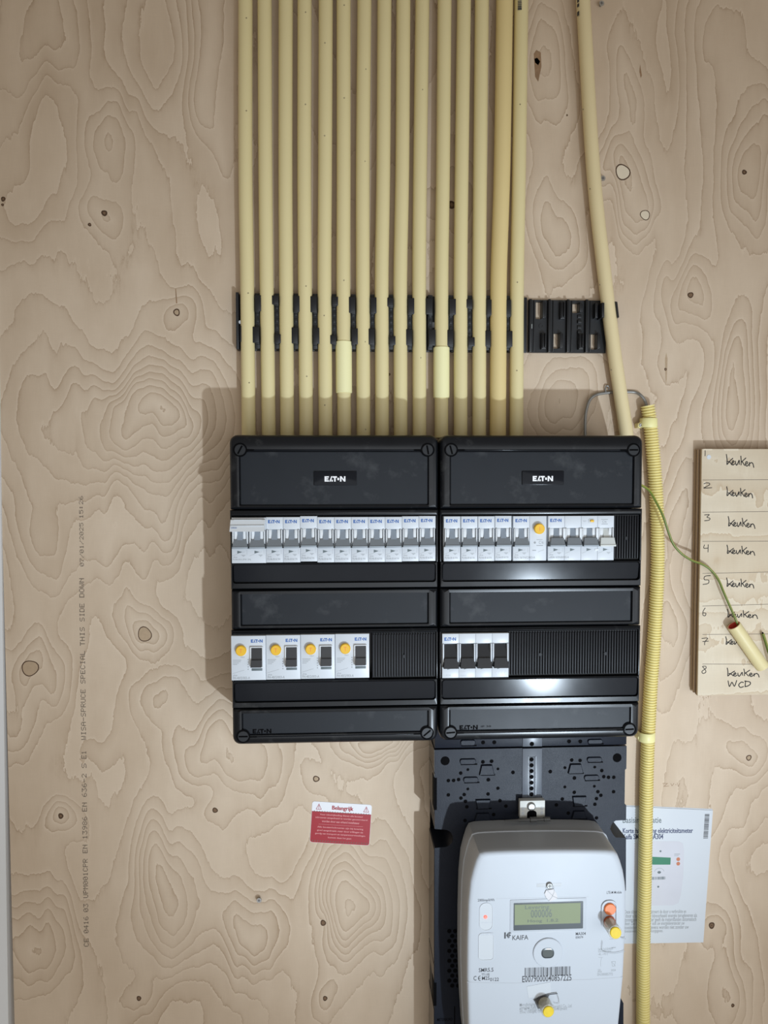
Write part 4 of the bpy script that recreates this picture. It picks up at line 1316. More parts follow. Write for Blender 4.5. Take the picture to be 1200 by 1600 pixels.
for k in range(9): hole(830.5, 1186.7 + 9.05 * k, 2.5, BH + 1.5)
hole(831, 1162.4, 2.6, BH + 1.0)
for px, py, r in ((695.5, 1188.8, 4.7), (964.3, 1184, 4.7), (754.5, 1190.5, 2.0), (768, 1189.5, 2.0), (754.7, 1160, 2.1), (772.3, 1159.8, 2.1), (731, 1202.5, 1.5), (719.8, 1208, 1.9),
                  (700.5, 1219.6, 1.9), (708.7, 1219.4, 1.9), (716.5, 1218, 1.9), (763, 1218.3, 2.0), (778, 1201.4, 1.5), (801.5, 1206.8, 2.0), (731, 1232.8, 1.5), (725.3, 1241.5, 1.9), (720.2, 1247, 1.9),
                  (727.2, 1252, 1.9), (729.5, 1260.6, 1.9), (700.5, 1242, 1.9), (762.5, 1240.6, 1.9), (778, 1231.6, 1.8), (781.2, 1251, 1.9), (790.5, 1259.5, 1.9), (771.3, 1272.7, 1.9), (726.7, 1282, 1.9),
                  (889.2, 1158.4, 2.1), (906.7, 1158.4, 2.1), (893.3, 1187.6, 1.9), (906.3, 1188.2, 1.9), (859.7, 1205.6, 2.0), (882.7, 1199.5, 1.6), (897.5, 1215.6, 2.0), (882.5, 1229.6, 1.6), (929.3, 1198.6, 1.5),
                  (940.3, 1204, 1.9), (943.4, 1213.5, 1.9), (950.8, 1214.5, 1.9), (959, 1214.5, 1.9), (928.7, 1228.6, 1.5), (934.2, 1237, 1.9), (938.8, 1242.6, 1.9), (932, 1247.8, 1.9), (929.5, 1256.6, 1.9),
                  (958.7, 1237, 1.9), (897.3, 1238, 1.9), (878.7, 1248.4, 1.9), (869.3, 1257.7, 1.9), (888, 1270.5, 1.9), (932, 1278, 1.9)):
    hole(px, py, r * 1.12)


def pad(x0, x1, y0, y1, r, shape='pill'):
    a0, z1 = U(x0, y0, BH); a1, z0 = U(x1, y1, BH)
    mb = MB()
    if shape == 'pill':
        mb.loft([(rr(a0, a1, z0, z1, r, 5), BH), (rr(a0, a1, z0, z1, r, 5), BH + 1.2), (rr(a0 + .6, a1 - .6, z0 + .6, z1 - .6, max(r - .6, .3), 5), BH + 1.8)])
    else:
        k = 2.0 if shape == 'trap' else -2.0
        ol = [(a0 - (k if k > 0 else 0) * .3, z0), (a1 + (k if k > 0 else 0) * .3, z0), (a1 - max(k, 0), z1), (a0 + max(k, 0), z1)] if k > 0 else [(a0 - k, z0), (a1 + k, z0), (a1, z1), (a0, z1)]
        cx_ = sum(p[0] for p in ol) / 4; cz_ = sum(p[1] for p in ol) / 4
        sh = [(cx_ + (x - cx_) * .92, cz_ + (z - cz_) * .90) for x, z in ol]
        mb.loft([(ol, BH), (ol, BH + 1.6), (sh, BH + 2.4)])
    p = part('raised_pad', mb, MAT['plate'], board)
    mb = MB(); mb.rect(a0 + 1.0, a1 + 1.6, z0 - 1.3, z0 + .4, BH + 0.12); part('pad_shadow', mb, MAT['black_deep'], board)  # flat black strip painted as the pad's shadow at its lower right


pad(719.5, 742.5, 1156, 1164, 2.4); pad(718.5, 743.5, 1185.5, 1193.3, 2.4); pad(724, 747, 1214, 1221.8, 2.4); pad(918, 941, 1155, 1161.5, 2.4); pad(917, 940, 1183, 1190, 2.4); pad(912.5, 935.5, 1211, 1218.4, 2.4)
pad(749.5, 771.5, 1195, 1210, 2, 'trap'); pad(888, 910, 1193.5, 1207.5, 2, 'trap'); pad(743, 766, 1249, 1262.5, 2, 'inv'); pad(894, 915.5, 1244, 1258.5, 2, 'inv'); pad(742, 766, 1270, 1281.5, 2, 'trap'); pad(893.5, 915, 1266.5, 1278, 2, 'trap')
# vent of round openings low on the left
for r_ in range(12):
    for cc in range(3):
        px, py = 702 + cc * 9.2 + (4.6 if r_ % 2 else 0), 1454.5 + r_ * 7.75
        x, z = U(px, py, BH)
        mb = MB(); mb.loft([(circ(x, z, 2.55, 6 if False else 10), BH + .30), (circ(x, z, 2.4, 10), BH + .36)], cap0=False)
        part('vent_opening', mb, MAT['black_deep'], board)
mb = MB(); mb.box(UX(694.5, 1500, BH), UX(735, 1500, BH), zz(1547), zz(1447), BH, BH + 0.25); part('vent_panel', mb, MAT['plate'], board)
mb = MB(); put_text(mb, 'METERBORD', UX(683, 1588, BH), UX(707, 1588, BH), zz(1590), zz(1585.5), BH + .08); part('moulded_text', mb, MAT['black_deep'], board)
mb = MB(); mb.box(UX(709.5, 1590, BH), UX(711, 1590, BH), zz(1640), zz(1568), BH, BH + 0.5); part('moulded_line', mb, MAT['black_deep'], board)

# ------------------------------------------------------------------ meter
MH = 122.0
meter = thing('electricity_meter', (UX(850, 1500, BH), UZ(850, 1700, BH), BH), 'white electricity meter with green display hanging on the dark board', 'electricity meter')
FRONT = [(749, 1334), (757, 1331.6), (772, 1330.4), (800, 1329.2), (838, 1328.4), (875, 1328.0), (903, 1328.0), (930, 1328.4), (950, 1329.2), (960, 1331), (965.5, 1336), (969.5, 1346), (974, 1361), (977, 1379),
         (978.4, 1395), (978, 1430), (977, 1465), (974, 1528), (967, 1600), (960, 1660), (952, 1700), (943, 1716), (900, 1722), (840, 1724), (780, 1722), (752, 1716), (741, 1700), (735, 1655),
         (731.6, 1600), (729.6, 1528), (730, 1470), (731.6, 1411), (735, 1376), (739.5, 1358), (744.2, 1343)]
F = [U(x, y, MH - 1) for x, y in FRONT][::-1]
fx = [p[0] for p in F]; fzs = [p[1] for p in F]
fxc = (min(fx) + max(fx)) / 2; ftop, fbot = max(fzs), min(fzs)
bxl, btop = UX(715.2, 1430, BH + 6), UZ(850, 1282, BH + 6)
ksx = (bxl - fxc) / (min(fx) - fxc)


def mring(t, grow=0.0, inset=0.0):
    """outline between the front (t=0) and back (t=1)"""
    s = 1 + (ksx - 1) * t
    kz = (btop - ftop) * t
    out = []
    for x_, z_ in F:
        zz_ = z_ + kz * max(0.0, (z_ - fbot) / (ftop - fbot)) ** 1.0
        xx_ = fxc + (x_ - fxc) * s
        if grow or inset:
            d_ = grow - inset
            xx_ += d_ * (1 if xx_ > fxc else -1) * min(1, abs(xx_ - fxc) / 60) ** 2
            mz = (ftop + fbot) / 2
            zz_ += d_ * (1 if zz_ > mz else -1) * min(1, abs(zz_ - mz) / 110) ** 6
        out.append((xx_, zz_))
    return out


hm = BH + 26
mb = MB()
mb.loft([(mring(1), BH + 2.2), (mring(1), BH + 8), (mring(0.66), hm), (mring(0.66, 0.8), hm + 0.3), (mring(0.60, 0.8), hm + 2.2), (mring(0.58), hm + 2.6), (mring(0.12), MH - 8), (mring(0.03), MH - 3.2), (mring(0, 0, 0.9), MH - 1), (mring(0, 0, 2.4), MH - 0.2), (mring(0, 0, 4.5), MH)])
part('case', mb, MAT['meter'], meter, angle=40)
mp = lambda x, y, h=MH: U(x, y, h)


def mbox(mb, x0, x1, y0, y1, h0, h1, b=0.3, r=0.0):
    (a, z1), (c, z0) = mp(x0, y0), mp(x1, y1)
    mb.box(a, c, z0, z1, h0, h1, b, r, 5)


def mtext(mb, s, x0, x1, y0, y1, h=MH + .06, m=0):
    (a, z1), (c, z0) = mp(x0, y0), mp(x1, y1)
    slope = 0.0
    put_text(mb, s, a, c, z0, z1, h, m, slope=slope)


# seams
mb = MB()
mb.ribbon([mp(x, y) for x, y in ((730, 1534.5), (760, 1535.5), (800, 1536), (815, 1535.8), (850, 1531.8), (920, 1530.5), (973, 1526.5))], 0.5, MH + .05)
mb.ribbon([mp(x, y) for x, y in ((775, 1404), (850, 1402.5), (920, 1401))], 0.25, MH + .05)
part('front_seam', mb, MAT['meter_line'], meter)
# display
mb = MB(); mbox(mb, 797, 916, 1406, 1453, MH, MH + 0.5, 0.3, 1.0); part('display_surround', mb, MAT['meter'], meter)
(a, z1), (c, z0) = mp(802.5, 1410.8), mp(910.5, 1450)
mb = MB(); mb.loft([(rr(a, c, z0, z1, .6, 2), MH + .4), (rr(a, c, z0, z1, .6, 2), MH + .75)]); dsp = part('display', mb, MAT['lcd_frame'], meter)
(a2, z3), (c2, z2) = mp(804, 1413), mp(906.5, 1441.5)
mb = MB(); mb.box(a2, c2, z2, z3, MH + .7, MH + .95); link('display_screen', mb.mesh('display_screen', MAT['lcd'], ORG[meter.name]), dsp)
mb = MB(); mtext(mb, 'Levering', 820, 858, 1414.2, 1420.5, MH + 1.0); mtext(mb, '000006', 829, 862, 1420.5, 1432.5, MH + 1.0); mtext(mb, 'Hoog  1.8.2', 824, 872, 1436, 1440.5, MH + 1.0)
link('display_text', mb.mesh('display_text', plastic('lcd_segments', (0.07, 0.09, 0.06), 0.3), ORG[meter.name]), dsp)
mb = MB(); ol = [mp(x, y) for x, y in ((799, 1453.6), (825, 1456), (850, 1456.8), (880, 1455), (915, 1450.3), (910, 1450.6), (850, 1452), (802, 1452.8))]
mb.flat(ol, MH + .08); part('display_lip', mb, MAT['pale_print'], meter)
# LED window and button well on the left
for (x0, x1, y0, y1, r) in ((749.2, 770, 1411, 1453.5, 6.5), (747.6, 771.5, 1458, 1500, 4.0)):
    (a, zz1), (c, zz0) = mp(x0, y0), mp(x1, y1)
    mb = MB(); mb.loft([(rr(a, c, zz0, zz1, r, 6), MH - .1), (rr(a, c, zz0, zz1, r, 6), MH + .5), (rr(a + .5, c - .5, zz0 + .5, zz1 - .5, r - .5, 6), MH + .5), (rr(a + .7, c - .7, zz0 + .7, zz1 - .7, r - .7, 6), MH + .12)])
    part('inset_window', mb, MAT['meter_grey'], meter)
x, z = mp(758.5, 1432.6); mb = MB(); mb.cyl(x, z, MH, MH + .9, 2.0, 16, .5); part('pulse_light', mb, MAT['led'], meter)
mb = MB()
for k in range(3): mb.rect(mp(751, 1483)[0] + k * 5, mp(751, 1483)[0] + k * 5 + 3.6, mp(0, 1486)[1], mp(0, 1482)[1], MH + .16)
mb.rect(mp(751, 1465)[0], mp(769, 1465)[0], mp(0, 1466)[1], mp(0, 1465.2)[1], MH + .16)
part('moulded_mark', mb, MAT['meter'], meter)
# optical port
x, z = mp(856, 1488); mb = MB()
mb.loft([(circ(x, z, 16.0, 40), MH - .1), (circ(x, z, 16.0, 40), MH + 1.0), (circ(x, z, 15.4, 40), MH + 1.4)])
op = part('optical_port', mb, MAT['meter'], meter)
(a, z1), (c, z0) = mp(845.5, 1480.6), mp(865, 1495.3)
mb = MB(); mb.loft([(rr(a, c, z0, z1, 4.7, 6), MH + 1.3), (rr(a, c, z0, z1, 4.7, 6), MH + 1.9), (rr(a + 1, c - 1, z0 + 1, z1 - 1, 3.8, 6), MH + 2.1)]); link('port_window', mb.mesh('port_window', MAT['lcd_frame'], ORG[meter.name]), op)
mb = MB(); mb.flat(rr(a + 1.4, c - 1.4, z0 + 1.6, z1 - 1.3, 3.2, 6), MH + 2.16); link('port_lens', mb.mesh('port_lens', plastic('smoky_lens', (0.11, 0.125, 0.125), 0.12, coat=0.5), ORG[meter.name]), op)
# printing
mb = MB()
mtext(mb, '2000imp/kWh', 746.5, 772.5, 1404.6, 1409.2); mtext(mb, 'KAIFA', 800.5, 825.5, 1461.6, 1468.2); mtext(mb, 'MA304', 899.6, 915.2, 1456.6, 1461.0); mtext(mb, 'E0079', 899.6, 911, 1463, 1466.2)
mtext(mb, 'SMR5.5', 748, 771, 1512.8, 1518.2); mtext(mb, '??'.replace('?', 'T') + '1:18S', 752.5, 765, 1521, 1524.2); mtext(mb, 'C', 739.8, 744.4, 1525, 1532); mtext(mb, 'M25', 753, 765, 1525.6, 1531)
mtext(mb, '0122', 765.6, 779.4, 1527.8, 1532.8); mtext(mb, 'LTE-M Module', 948, 971.2, 1392.6, 1396)
mtext(mb, 'E0079000040857225', 816, 893, 1525.0, 1532.2)
# epsilon half of the conformity mark
(ex0, ez1), (ex1, ez0) = mp(746.4, 1525), mp(751, 1532)
ecx, ecz, er = ex1, (ez0 + ez1) / 2, (ez1 - ez0) / 2
mb.ribbon([(ecx + er * math.cos(math.radians(q)), ecz + er * math.sin(math.radians(q))) for q in range(100, 261, 20)], 0.75, MH + .05)
mb.ribbon([(ecx - er, ecz), (ecx - .4, ecz)], 0.7, MH + .05)
# maker's square emblem
(a, z1), (c, z0) = mp(787.8, 1456.8), mp(798.6, 1466.2)
w_, t_ = c - a, z1 - z0
for q in ([(0, 0), (.24, 0), (.24, 1), (0, 1)], [(.28, .5), (.58, 0), (.58, 1)], [(.62, 0), (.76, .12), (.76, .78), (.62, 1)], [(.62, 1), (.76, .78), (1.0, .78), (1.0, 1)], [(.76, .40), (.95, .40), (.95, .60), (.76, .60)]):
    mb.quad([(a + u * w_, z0 + v * t_, MH + .06) for u, v in q])
part('front_print', mb, MAT['black_print'], meter)
mb = MB(); (a, z1), (c, z0) = mp(820, 1512.2), mp(890.8, 1523.4); barcode(mb, a, c, z0, z1, MH + .06, 5); part('barcode', mb, MAT['black_print'], meter)
mb = MB()
mtext(mb, 'Manufacturer:', 812, 838, 1567.4, 1571.2); mtext(mb, 'Shenzhen Kaifa Technology (Chengdu) Co., Ltd', 812, 893, 1571.6, 1575.6); mtext(mb, 'No. 99 Tianquan Road, Hi-tech Development', 812, 886, 1575.8, 1579.6); mtext(mb, 'Zone, Chengdu, China', 812, 850, 1579.9, 1583.2)
mtext(mb, 'Serie: 3x230/400V', 934.5, 958, 1481.2, 1484.2); mtext(mb, '0,25-5(80)A 50Hz', 934.5, 955, 1485.4, 1488.2); mtext(mb, '-40...+70 C', 934.5, 950, 1489.6, 1492.2)
mb.ribbon([mp(940, 1496), mp(938.6, 1502), mp(938.6, 1510)], .3, MH + .06); mb.ribbon([mp(935, 1496), mp(942, 1496)], .3, MH + .06)
(a, z1), (c, z0) = mp(955.5, 1502.5), mp(961.5, 1509.5)
mb.ribbon([(a, z1), (a + 1, z0), (c - 1, z0), (c, z1), (a, z1), (c, z0)], .4, MH + .06); mb.rect(a - .2, c + .2, mp(0, 1513.4)[1], mp(0, 1512)[1], MH + .06)
mtext(mb, '2024', 954.6, 962, 1514.4, 1517.4); mtext(mb, 'CAL', 934, 939, 1514, 1516.6); mtext(mb, 'IP54', 934, 940, 1517, 1519.8); mtext(mb, 'SN:00085772', 933, 957.5, 1520.6, 1524)
for k in range(2): mb.rect(mp(952.5, 0)[0] - .0 if False else mp(952, 1494)[0], mp(966, 1494)[0], mp(0, 1495 + k * 4)[1], mp(0, 1494.3 + k * 4)[1], MH + .06)
part('small_print', mb, MAT['grey_print'], meter)
# orange buttons in their stadium well
(a, z1), (c, z0) = mp(939.6, 1406.5), mp(963.6, 1452)
mb = MB(); mb.loft([(rr(a, c, z0, z1, 7.6, 8), MH - .1), (rr(a, c, z0, z1, 7.6, 8), MH + 1.4), (rr(a + 1.3, c - 1.3, z0 + 1.3, z1 - 1.3, 6.4, 8), MH + 1.4), (rr(a + 1.6, c - 1.6, z0 + 1.6, z1 - 1.6, 6.2, 8), MH + .15)])
part('button_well', mb, MAT['meter'], meter)
x, z = mp(952.6, 1419.6); mb = MB(); mb.cyl(x, z, MH, MH + 2.4, 6.3, 28, .7); part('orange_button', mb, MAT['orange'], meter)
x, z = mp(952, 1439.5); mb = MB(); mb.loft([(circ(x, z, 6.3, 28), MH), (circ(x, z, 6.3, 28), MH + 1.8), (circ(x, z, 5.4, 28), MH + 1.8), (circ(x, z, 5.0, 28), MH + .5)]); part('orange_button', mb, MAT['orange_dark'], meter)


def seal(px0, py0, px1, py1, h1, r):
    x0, z0 = U(px0, py0, MH + 1.5); x1, z1 = U(px1, py1, h1)
    A, B = Vector((x0, z0, MH + 1.5)), Vector((x1, z1, h1))
    D = B - A
    mb = MB(); mb.tube([tuple(A), tuple(A + D * .08), tuple(A + D * .85), tuple(A + D * .97), tuple(A + D * 1.0)], [r * .95, r, r, r * 1.04, r * .98], 24)
    s = part('seal', mb, MAT['clear'], meter)
    e = D.normalized()
    mb = MB(); mb.tube([tuple(B + e * .1), tuple(B + e * 1.0), tuple(B + e * 1.5)], [r * .84, r * .84, r * .74], 24); cp = link('seal_cap', mb.mesh('seal_cap', MAT['cap_yellow'], ORG[meter.name]), s)
    mb = MB(); mb.tube([tuple(A + D * .1), tuple(A + D * .8)], r * .40, 12); link('seal_core', mb.mesh('seal_core', MAT['tag'], ORG[meter.name]), s)
    return s


seal(952.5, 1444, 961.5, 1457, MH + 20, 6.9)
seal(850.5, 1567, 856.5, 1580, MH + 14, 6.9)
# clear tags of the seals
mb = MB()
def tagline(pts, w=0.45): mb.ribbon(smooth([mp(x, y) for x, y in pts]), w, MH + 1.6)
tagline([(941, 1470), (940.5, 1484), (950, 1487.5), (962, 1488), (976, 1485)]); tagline([(970, 1464.5), (977, 1465.5)], .7)
part('seal_tag', mb, MAT['grey_print'], meter)
mb = MB(); mb.ribbon(smooth([mp(x, y) for x, y in ((834, 1562), (846, 1556), (858, 1552.5), (870, 1551))]), 1.0, MH + 1.5)
part('seal_tag', mb, MAT['black_print'], meter)
mb = MB(); ol = [mp(x, y) for x, y in ((834.5, 1562.5), (846, 1556.5), (858, 1553.5), (851, 1568), (848, 1574), (840, 1575))]; mb.loft([(ol, MH + .2), (ol, MH + 1.2)]); part('seal_skirt', mb, MAT['pin_grey'], meter)
mb = MB(); mb.ribbon(smooth([mp(x, y) for x, y in ((870, 1551.5), (873, 1562), (872, 1567), (865, 1566))]), .4, MH + 1.5); part('seal_tag', mb, MAT['grey_print'], meter)
mb = MB(); (a, z1), (c, z0) = mp(823, 1537), mp(861, 1558); mb.loft([([(a, z1 - 3), (c - 1, z1 + 1), (c, z0 + 4), (a + 2, z0)], MH), ([(a, z1 - 3), (c - 1, z1 + 1), (c, z0 + 4), (a + 2, z0)], MH + .25)]); part('faded_sticker', mb, MAT['meter_grey'], meter)
# top fixing: slot, screw, frosted tag
mb = MB(); mbox(mb, 838.7, 877.3, 1380.8, 1385.2, MH, MH + .12, 0.05); part('screw_slot', mb, MAT['pale_print'], meter)
x, z = mp(858.2, 1383); mb = MB(); mb.cyl(x, z, MH, MH + 2.0, 3.5, 20, .8); sc = part('screw', mb, MAT['steel_dark'], meter)
mb = MB(); mb.rect(x - 2.2, x + 2.2, z - .35, z + .35, MH + 2.03); mb.rect(x - .35, x + .35, z - 2.2, z + 2.2, MH + 2.03); link('screw_cross', mb.mesh('screw_cross', MAT['black_print'], ORG[meter.name]), sc)
ol = [mp(x, y) for x, y in ((853, 1390.5), (864.6, 1388.5), (869, 1395), (871, 1402.8), (859, 1408), (853, 1402), (850.5, 1396))]
mb = MB(); mb.loft([(ol, MH + .4), (ol, MH + 1.0)]); tgp = part('seal_tag', mb, MAT['tag'], meter)
mb = MB()
for st in ([(852.5, 1386), (856, 1392), (864, 1399.5), (871, 1402.8)], [(865, 1385), (865.5, 1393), (862, 1401), (857, 1407)], [(857, 1407), (852.5, 1401)]): mb.ribbon([mp(x, y) for x, y in st], .35, MH + 1.15)
link('tag_thread', mb.mesh('tag_thread', MAT['grey_print'], ORG[meter.name]), tgp)
# hanger on top
(a, z1), (c, z0) = U(812.5, 1251.5, BH + 10), U(851.5, 1279, BH + 10)
mb = MB(); mb.box(a, c, z0, z1, BH + 2.5, BH + 10, 0.6, .8); hg = part('hanger', mb, MAT['bracket'], meter)
x, z = U(830.7, 1261, BH + 12); mb = MB(); mb.cyl(x, z, BH + 10, BH + 12.4, 4.8, 20, 1.4); s_ = link('hanger_screw', mb.mesh('hanger_screw', MAT['steel_dark'], ORG[meter.name]), hg)
x, z = U(831, 1271, BH + 10); mb = MB(); mb.loft([(circ(x, z, 5.6, 14, 3.8), BH + 10.02), (circ(x, z, 5.5, 14, 3.7), BH + 10.1)], cap0=False); mb.box(x - 5.5, x + 5.5, z0, z, BH + 9, BH + 10.08)
link('hanger_slot', mb.mesh('hanger_slot', MAT['black_deep'], ORG[meter.name]), hg)
mb = MB()
for q in (a + 2.2, c - 5): mb.box(q, q + 2.6, z0 + 5, z0 + 8.5, BH + 10, BH + 10.3); mb.box(q, q + 2.6, z0 + 10, z0 + 13.5, BH + 10, BH + 10.3)
link('hanger_mark', mb.mesh('hanger_mark', MAT['pale_print'], ORG[meter.name]), hg)
hh = BH + 16
x0, z0 = U(788, 1282, hh); x1, z1 = U(859, 1279.5, hh)
mb = MB(); L_ = x1 - x0
P = lambda t: (x0 + L_ * t, z0 + (z1 - z0) * t, hh)
mb.tube([P(0), P(.3), P(.32), P(.56), P(.57), P(.70), P(.71), P(.86), P(.87), P(1.0)], [.7, 1.3, 1.8, 1.8, 3.0, 3.0, 2.0, 2.0, 2.7, 2.6], 14)
part('locking_pin', mb, MAT['pin_grey'], meter)

# ------------------------------------------------------------------ corrugated pipe and its clips
PIPE = [(1012, 634), (1016, 660), (1019, 690), (1022.5, 730), (1026, 780), (1027.5, 830), (1027.8, 880), (1025.5, 940), (1021.5, 1010), (1017, 1070), (1014.3, 1120), (1012.3, 1160), (1010.5, 1210), (1009.5, 1262), (1008.3, 1330),
        (1007, 1400), (1005, 1500), (1004.8, 1600), (1005, 1720)]
hp = 10.5
ctl = [(*U(x, y, hp), hp) for x, y in PIPE]
cl = smooth(ctl, 10)
# resample by length
P_ = [Vector(p) for p in cl]
ds = [0]
for a, b_ in zip(P_, P_[1:]): ds.append(ds[-1] + (b_ - a).length)
step = 3.25 / 6
pts, rad = [], []
s, k = 0.0, 0
n_ = 0
while s < ds[-1]:
    while k < len(ds) - 2 and ds[k + 1] < s: k += 1
    t_ = (s - ds[k]) / max(ds[k + 1] - ds[k], 1e-6)
    pts.append(tuple(P_[k].lerp(P_[k + 1], t_)))
    ph_ = (n_ % 6) / 6.0
    rad.append((8.3, 8.25, 7.8, 6.5, 6.5, 7.8)[n_ % 6])
    s += step; n_ += 1
mb = MB(); mb.tube(pts, rad, 20, caps=False)
# thin open mouth
mb.tube([pts[0], pts[14]], 6.3, 20, caps=False)
pipe = solo('corrugated_pipe', mb, MAT['corrugated'], (pts[-1][0], pts[-1][1], 0), 'yellow corrugated pipe running down the right side of the enclosure and meter', 'pipe', angle=60)


def pipe_clip(py, cx_px, w_px, screw_px, label, hgt=11.0):
    x, z = U(cx_px, py, hp + 6)
    o = thing('pipe_clip', (x, z, 0), label, 'pipe clip', 'yellow clips on the corrugated pipe')
    mb = MB()
    R1, R2 = 10.1, 8.7
    ring = []
    arc = [math.radians(-20 + 220 * k / 20) for k in range(21)]
    prof = [(R2, -hgt / 2), (R1 - .3, -hgt / 2), (R1, -hgt / 2 + .5), (R1, hgt / 2 - .5), (R1 - .3, hgt / 2), (R2, hgt / 2)]
    rings = [[(x + q * math.cos(a), z + dz, hp + q * math.sin(a)) for q, dz in prof] for a in arc]
    mb.loft3(rings)
    part('band', mb, MAT['clip_yellow'], o)
    sx, sz = U(*screw_px, 12)
    mb = MB()
    ol = [(sx, sz + 3.6), (sx, sz - 3.6), (x - 2, z - 4.4), (x - 2, z + 3.0)]
    ol = [(sx + 3.4 * math.cos(math.radians(q)), sz + 3.4 * math.sin(math.radians(q))) for q in range(90, 271, 20)] + [(x - 6, z - hgt / 2 + .6), (x - 6, z + hgt / 2 - 3)]
    mb.loft([(ol, 8.0), (ol, 11.4), ([(p + (sx - p) * .06, q + (sz - q) * .06) for p, q in ol], 12)])
    mb.box(sx - 2.4, sx + 2.4, sz - 2.8, sz + 2.8, 0.2, 8.0)
    part('ear', mb, MAT['clip_yellow'], o)
    mb = MB(); mb.cyl(sx, sz, 12, 13.4, 2.4, 16, .6); s_ = part('screw', mb, MAT['steel'], o)
    mb = MB(); mb.flat(circ(sx, sz, .8, 8), 13.44); link('screw_socket', mb.mesh('screw_socket', MAT['black_print'], ORG[o.name]), s_)


pipe_clip(660.5, 1016.5, 28, (1001, 664.5), 'yellow pipe clip near the top end of the corrugated pipe')
pipe_clip(1153, 1013.0, 25, (1001, 1153), 'yellow pipe clip on the corrugated pipe beside the enclosure corner')

# bare steel wire arch
hw = 5.0
ctl = [(914.5, 677), (914.3, 660), (916, 642), (921, 626), (930, 617.5), (945, 614), (960, 612.6), (978, 612.2), (992, 613), (1001, 617.5), (1007.5, 626), (1010.5, 637), (1011.5, 655)]
path = []
for i, (x, y) in enumerate(ctl):
    h_ = hw if i < 9 else hw + (i - 8) * 1.4
    if 5 <= i <= 8: h_ = 2.6
    path.append((*U(x, y, h_), h_))
path[0] = (path[0][0], 1.0, 5.0)
mb = MB(); mb.tube(smooth(path, 5), 1.75, 12)
wire = thing('steel_wire', (path[0][0], path[0][1], 5.0), 'bare steel wire bent in an arch from the enclosure top into the corrugated pipe', 'wire')
part('wire_rod', mb, MAT['steel_dark'], wire)
mb = MB(); lp_ = [(*U(x, y, 3.5), 3.5) for x, y in ((947, 613), (946, 608), (947, 603.5), (950, 603), (951.5, 606), (950.5, 609))]
mb.tube(smooth(lp_, 4), 0.8, 8); part('tie_loop', mb, MAT['steel_dark'], wire)

# ------------------------------------------------------------------ label board
BT = 18.0
(bx0, bz1), (_, bz0) = U(1097.0, 701.5, BT), U(1097, 1087, BT)
bx1 = bx0 + 165
lb = thing('label_board', ((bx0 + bx1) / 2, bz0, 0), 'plywood board with eight handwritten numbered rows, fixed right of the corrugated pipe', 'label board')
lay = [(0.3, 3.6, 'ply_light', 0.0, 2.0), (3.6, 7.0, 'ply_dark', -0.6, 0.6), (7.0, 10.4, 'ply_light', 0.2, 2.6), (10.4, 13.2, 'ply_dark', -0.4, 0.5), (13.2, 15.6, 'ply_mid', 0.0, 0.2)]
for h0, h1, mt, dx, dz in lay:
    mb = MB(); mb.box(bx0 - dx - (0.8 if mt == 'ply_light' else 0), bx1, bz0 + dz, bz1 - .3, h0, h1); part('ply_layer', mb, MAT[mt], lb)
mb = MB(); mb.box(bx0, bx1, bz0, bz1, 15.6, BT, 0.3); fv = part('face_veneer', mb, MAT['board'], lb)
lu = lambda x, y: U(x, y, BT)
for ya, yb in ((750, 749.5), (800.3, 799.3), (846, 845.6), (896, 893.8), (947, 944), (991.3, 990.6), (1037.6, 1038)):
    p0, p1 = lu(1097.8, ya), lu(1200, yb)
    p1 = (p0[0] + 164, p0[1] + (p1[1] - p0[1]) * 164 / (p1[0] - p0[0]))
    mb = MB(); mb.ribbon([p0, p1], 0.55, BT + .05)
    link('row_line', mb.mesh('row_line', MAT['pencil'], ORG[lb.name]), fv)
DIGITS = (('1', 1101, 703.5, 4, 9), ('2', 1100, 754.5, 11, 9), ('3', 1100, 804, 10, 10), ('4', 1099.5, 851, 9, 12), ('5', 1097.8, 899.5, 13, 14), ('6', 1097, 950, 9, 13), ('7', 1096.5, 997, 11, 11), ('8', 1096, 1040, 10, 13))
WORDS = (('Keuken', 1134.5, 710, 45.5, 17, .12), ('Keuken', 1135, 760.5, 43.5, 15, .1), ('Keuken', 1137.5, 807, 44.5, 16, .12), ('Keuken', 1135.5, 851.5, 46.5, 14.5, .08), ('Keuken', 1135, 903, 45.5, 14.5, .08),
         ('Keuken', 1136, 952, 50.5, 13.5, .06), ('Keu', 1133.5, 995, 42, 13, 0.02), ('Keuken', 1135.5, 1044, 54, 13.5, .05))
for key, px, py, wpx, hpx in DIGITS:
    mb = MB(); x, z = lu(px, py)
    pen(mb, key, x, z, wpx * .745 / 60, hpx * .745 / 100, 0.85, BT + .05, 1.5)
    tag(link('handwritten_number', mb.mesh('handwritten_number', MAT['pen_ink'], ORG[lb.name]), fv), 'black handwritten number ' + key)
for key, px, py, wpx, hpx, sl in WORDS:
    mb = MB(); x, z = lu(px, py)
    pen(mb, key, x, z, wpx * .745 / 240, hpx * .745 / 95, 1.12, BT + .05, 1.2, sl * .5)
    tag(link('handwritten_word', mb.mesh('handwritten_word', MAT['pen_ink'], ORG[lb.name]), fv), kind='stuff')
mb = MB()
for key, px, wd in (('W', 1137.5, 14), ('C', 1153.5, 10), ('D', 1163.5, 11)):
    x, z = lu(px, 1063 + (1 if key == 'C' else 0)); pen(mb, key, x, z, wd * .745 / 80, 11 * .745 / 100, 1.12, BT + .05, 1)
tag(link('handwritten_word', mb.mesh('handwritten_word', MAT['pen_ink'], ORG[lb.name]), fv), kind='stuff')
x, z = lu(1107.5, 714); mb = MB(); mb.loft([(circ(x, z, 2.7, 16), BT), (circ(x, z, 2.5, 16), BT + .4)]); part('filler_plug', mb, MAT['white'], lb)
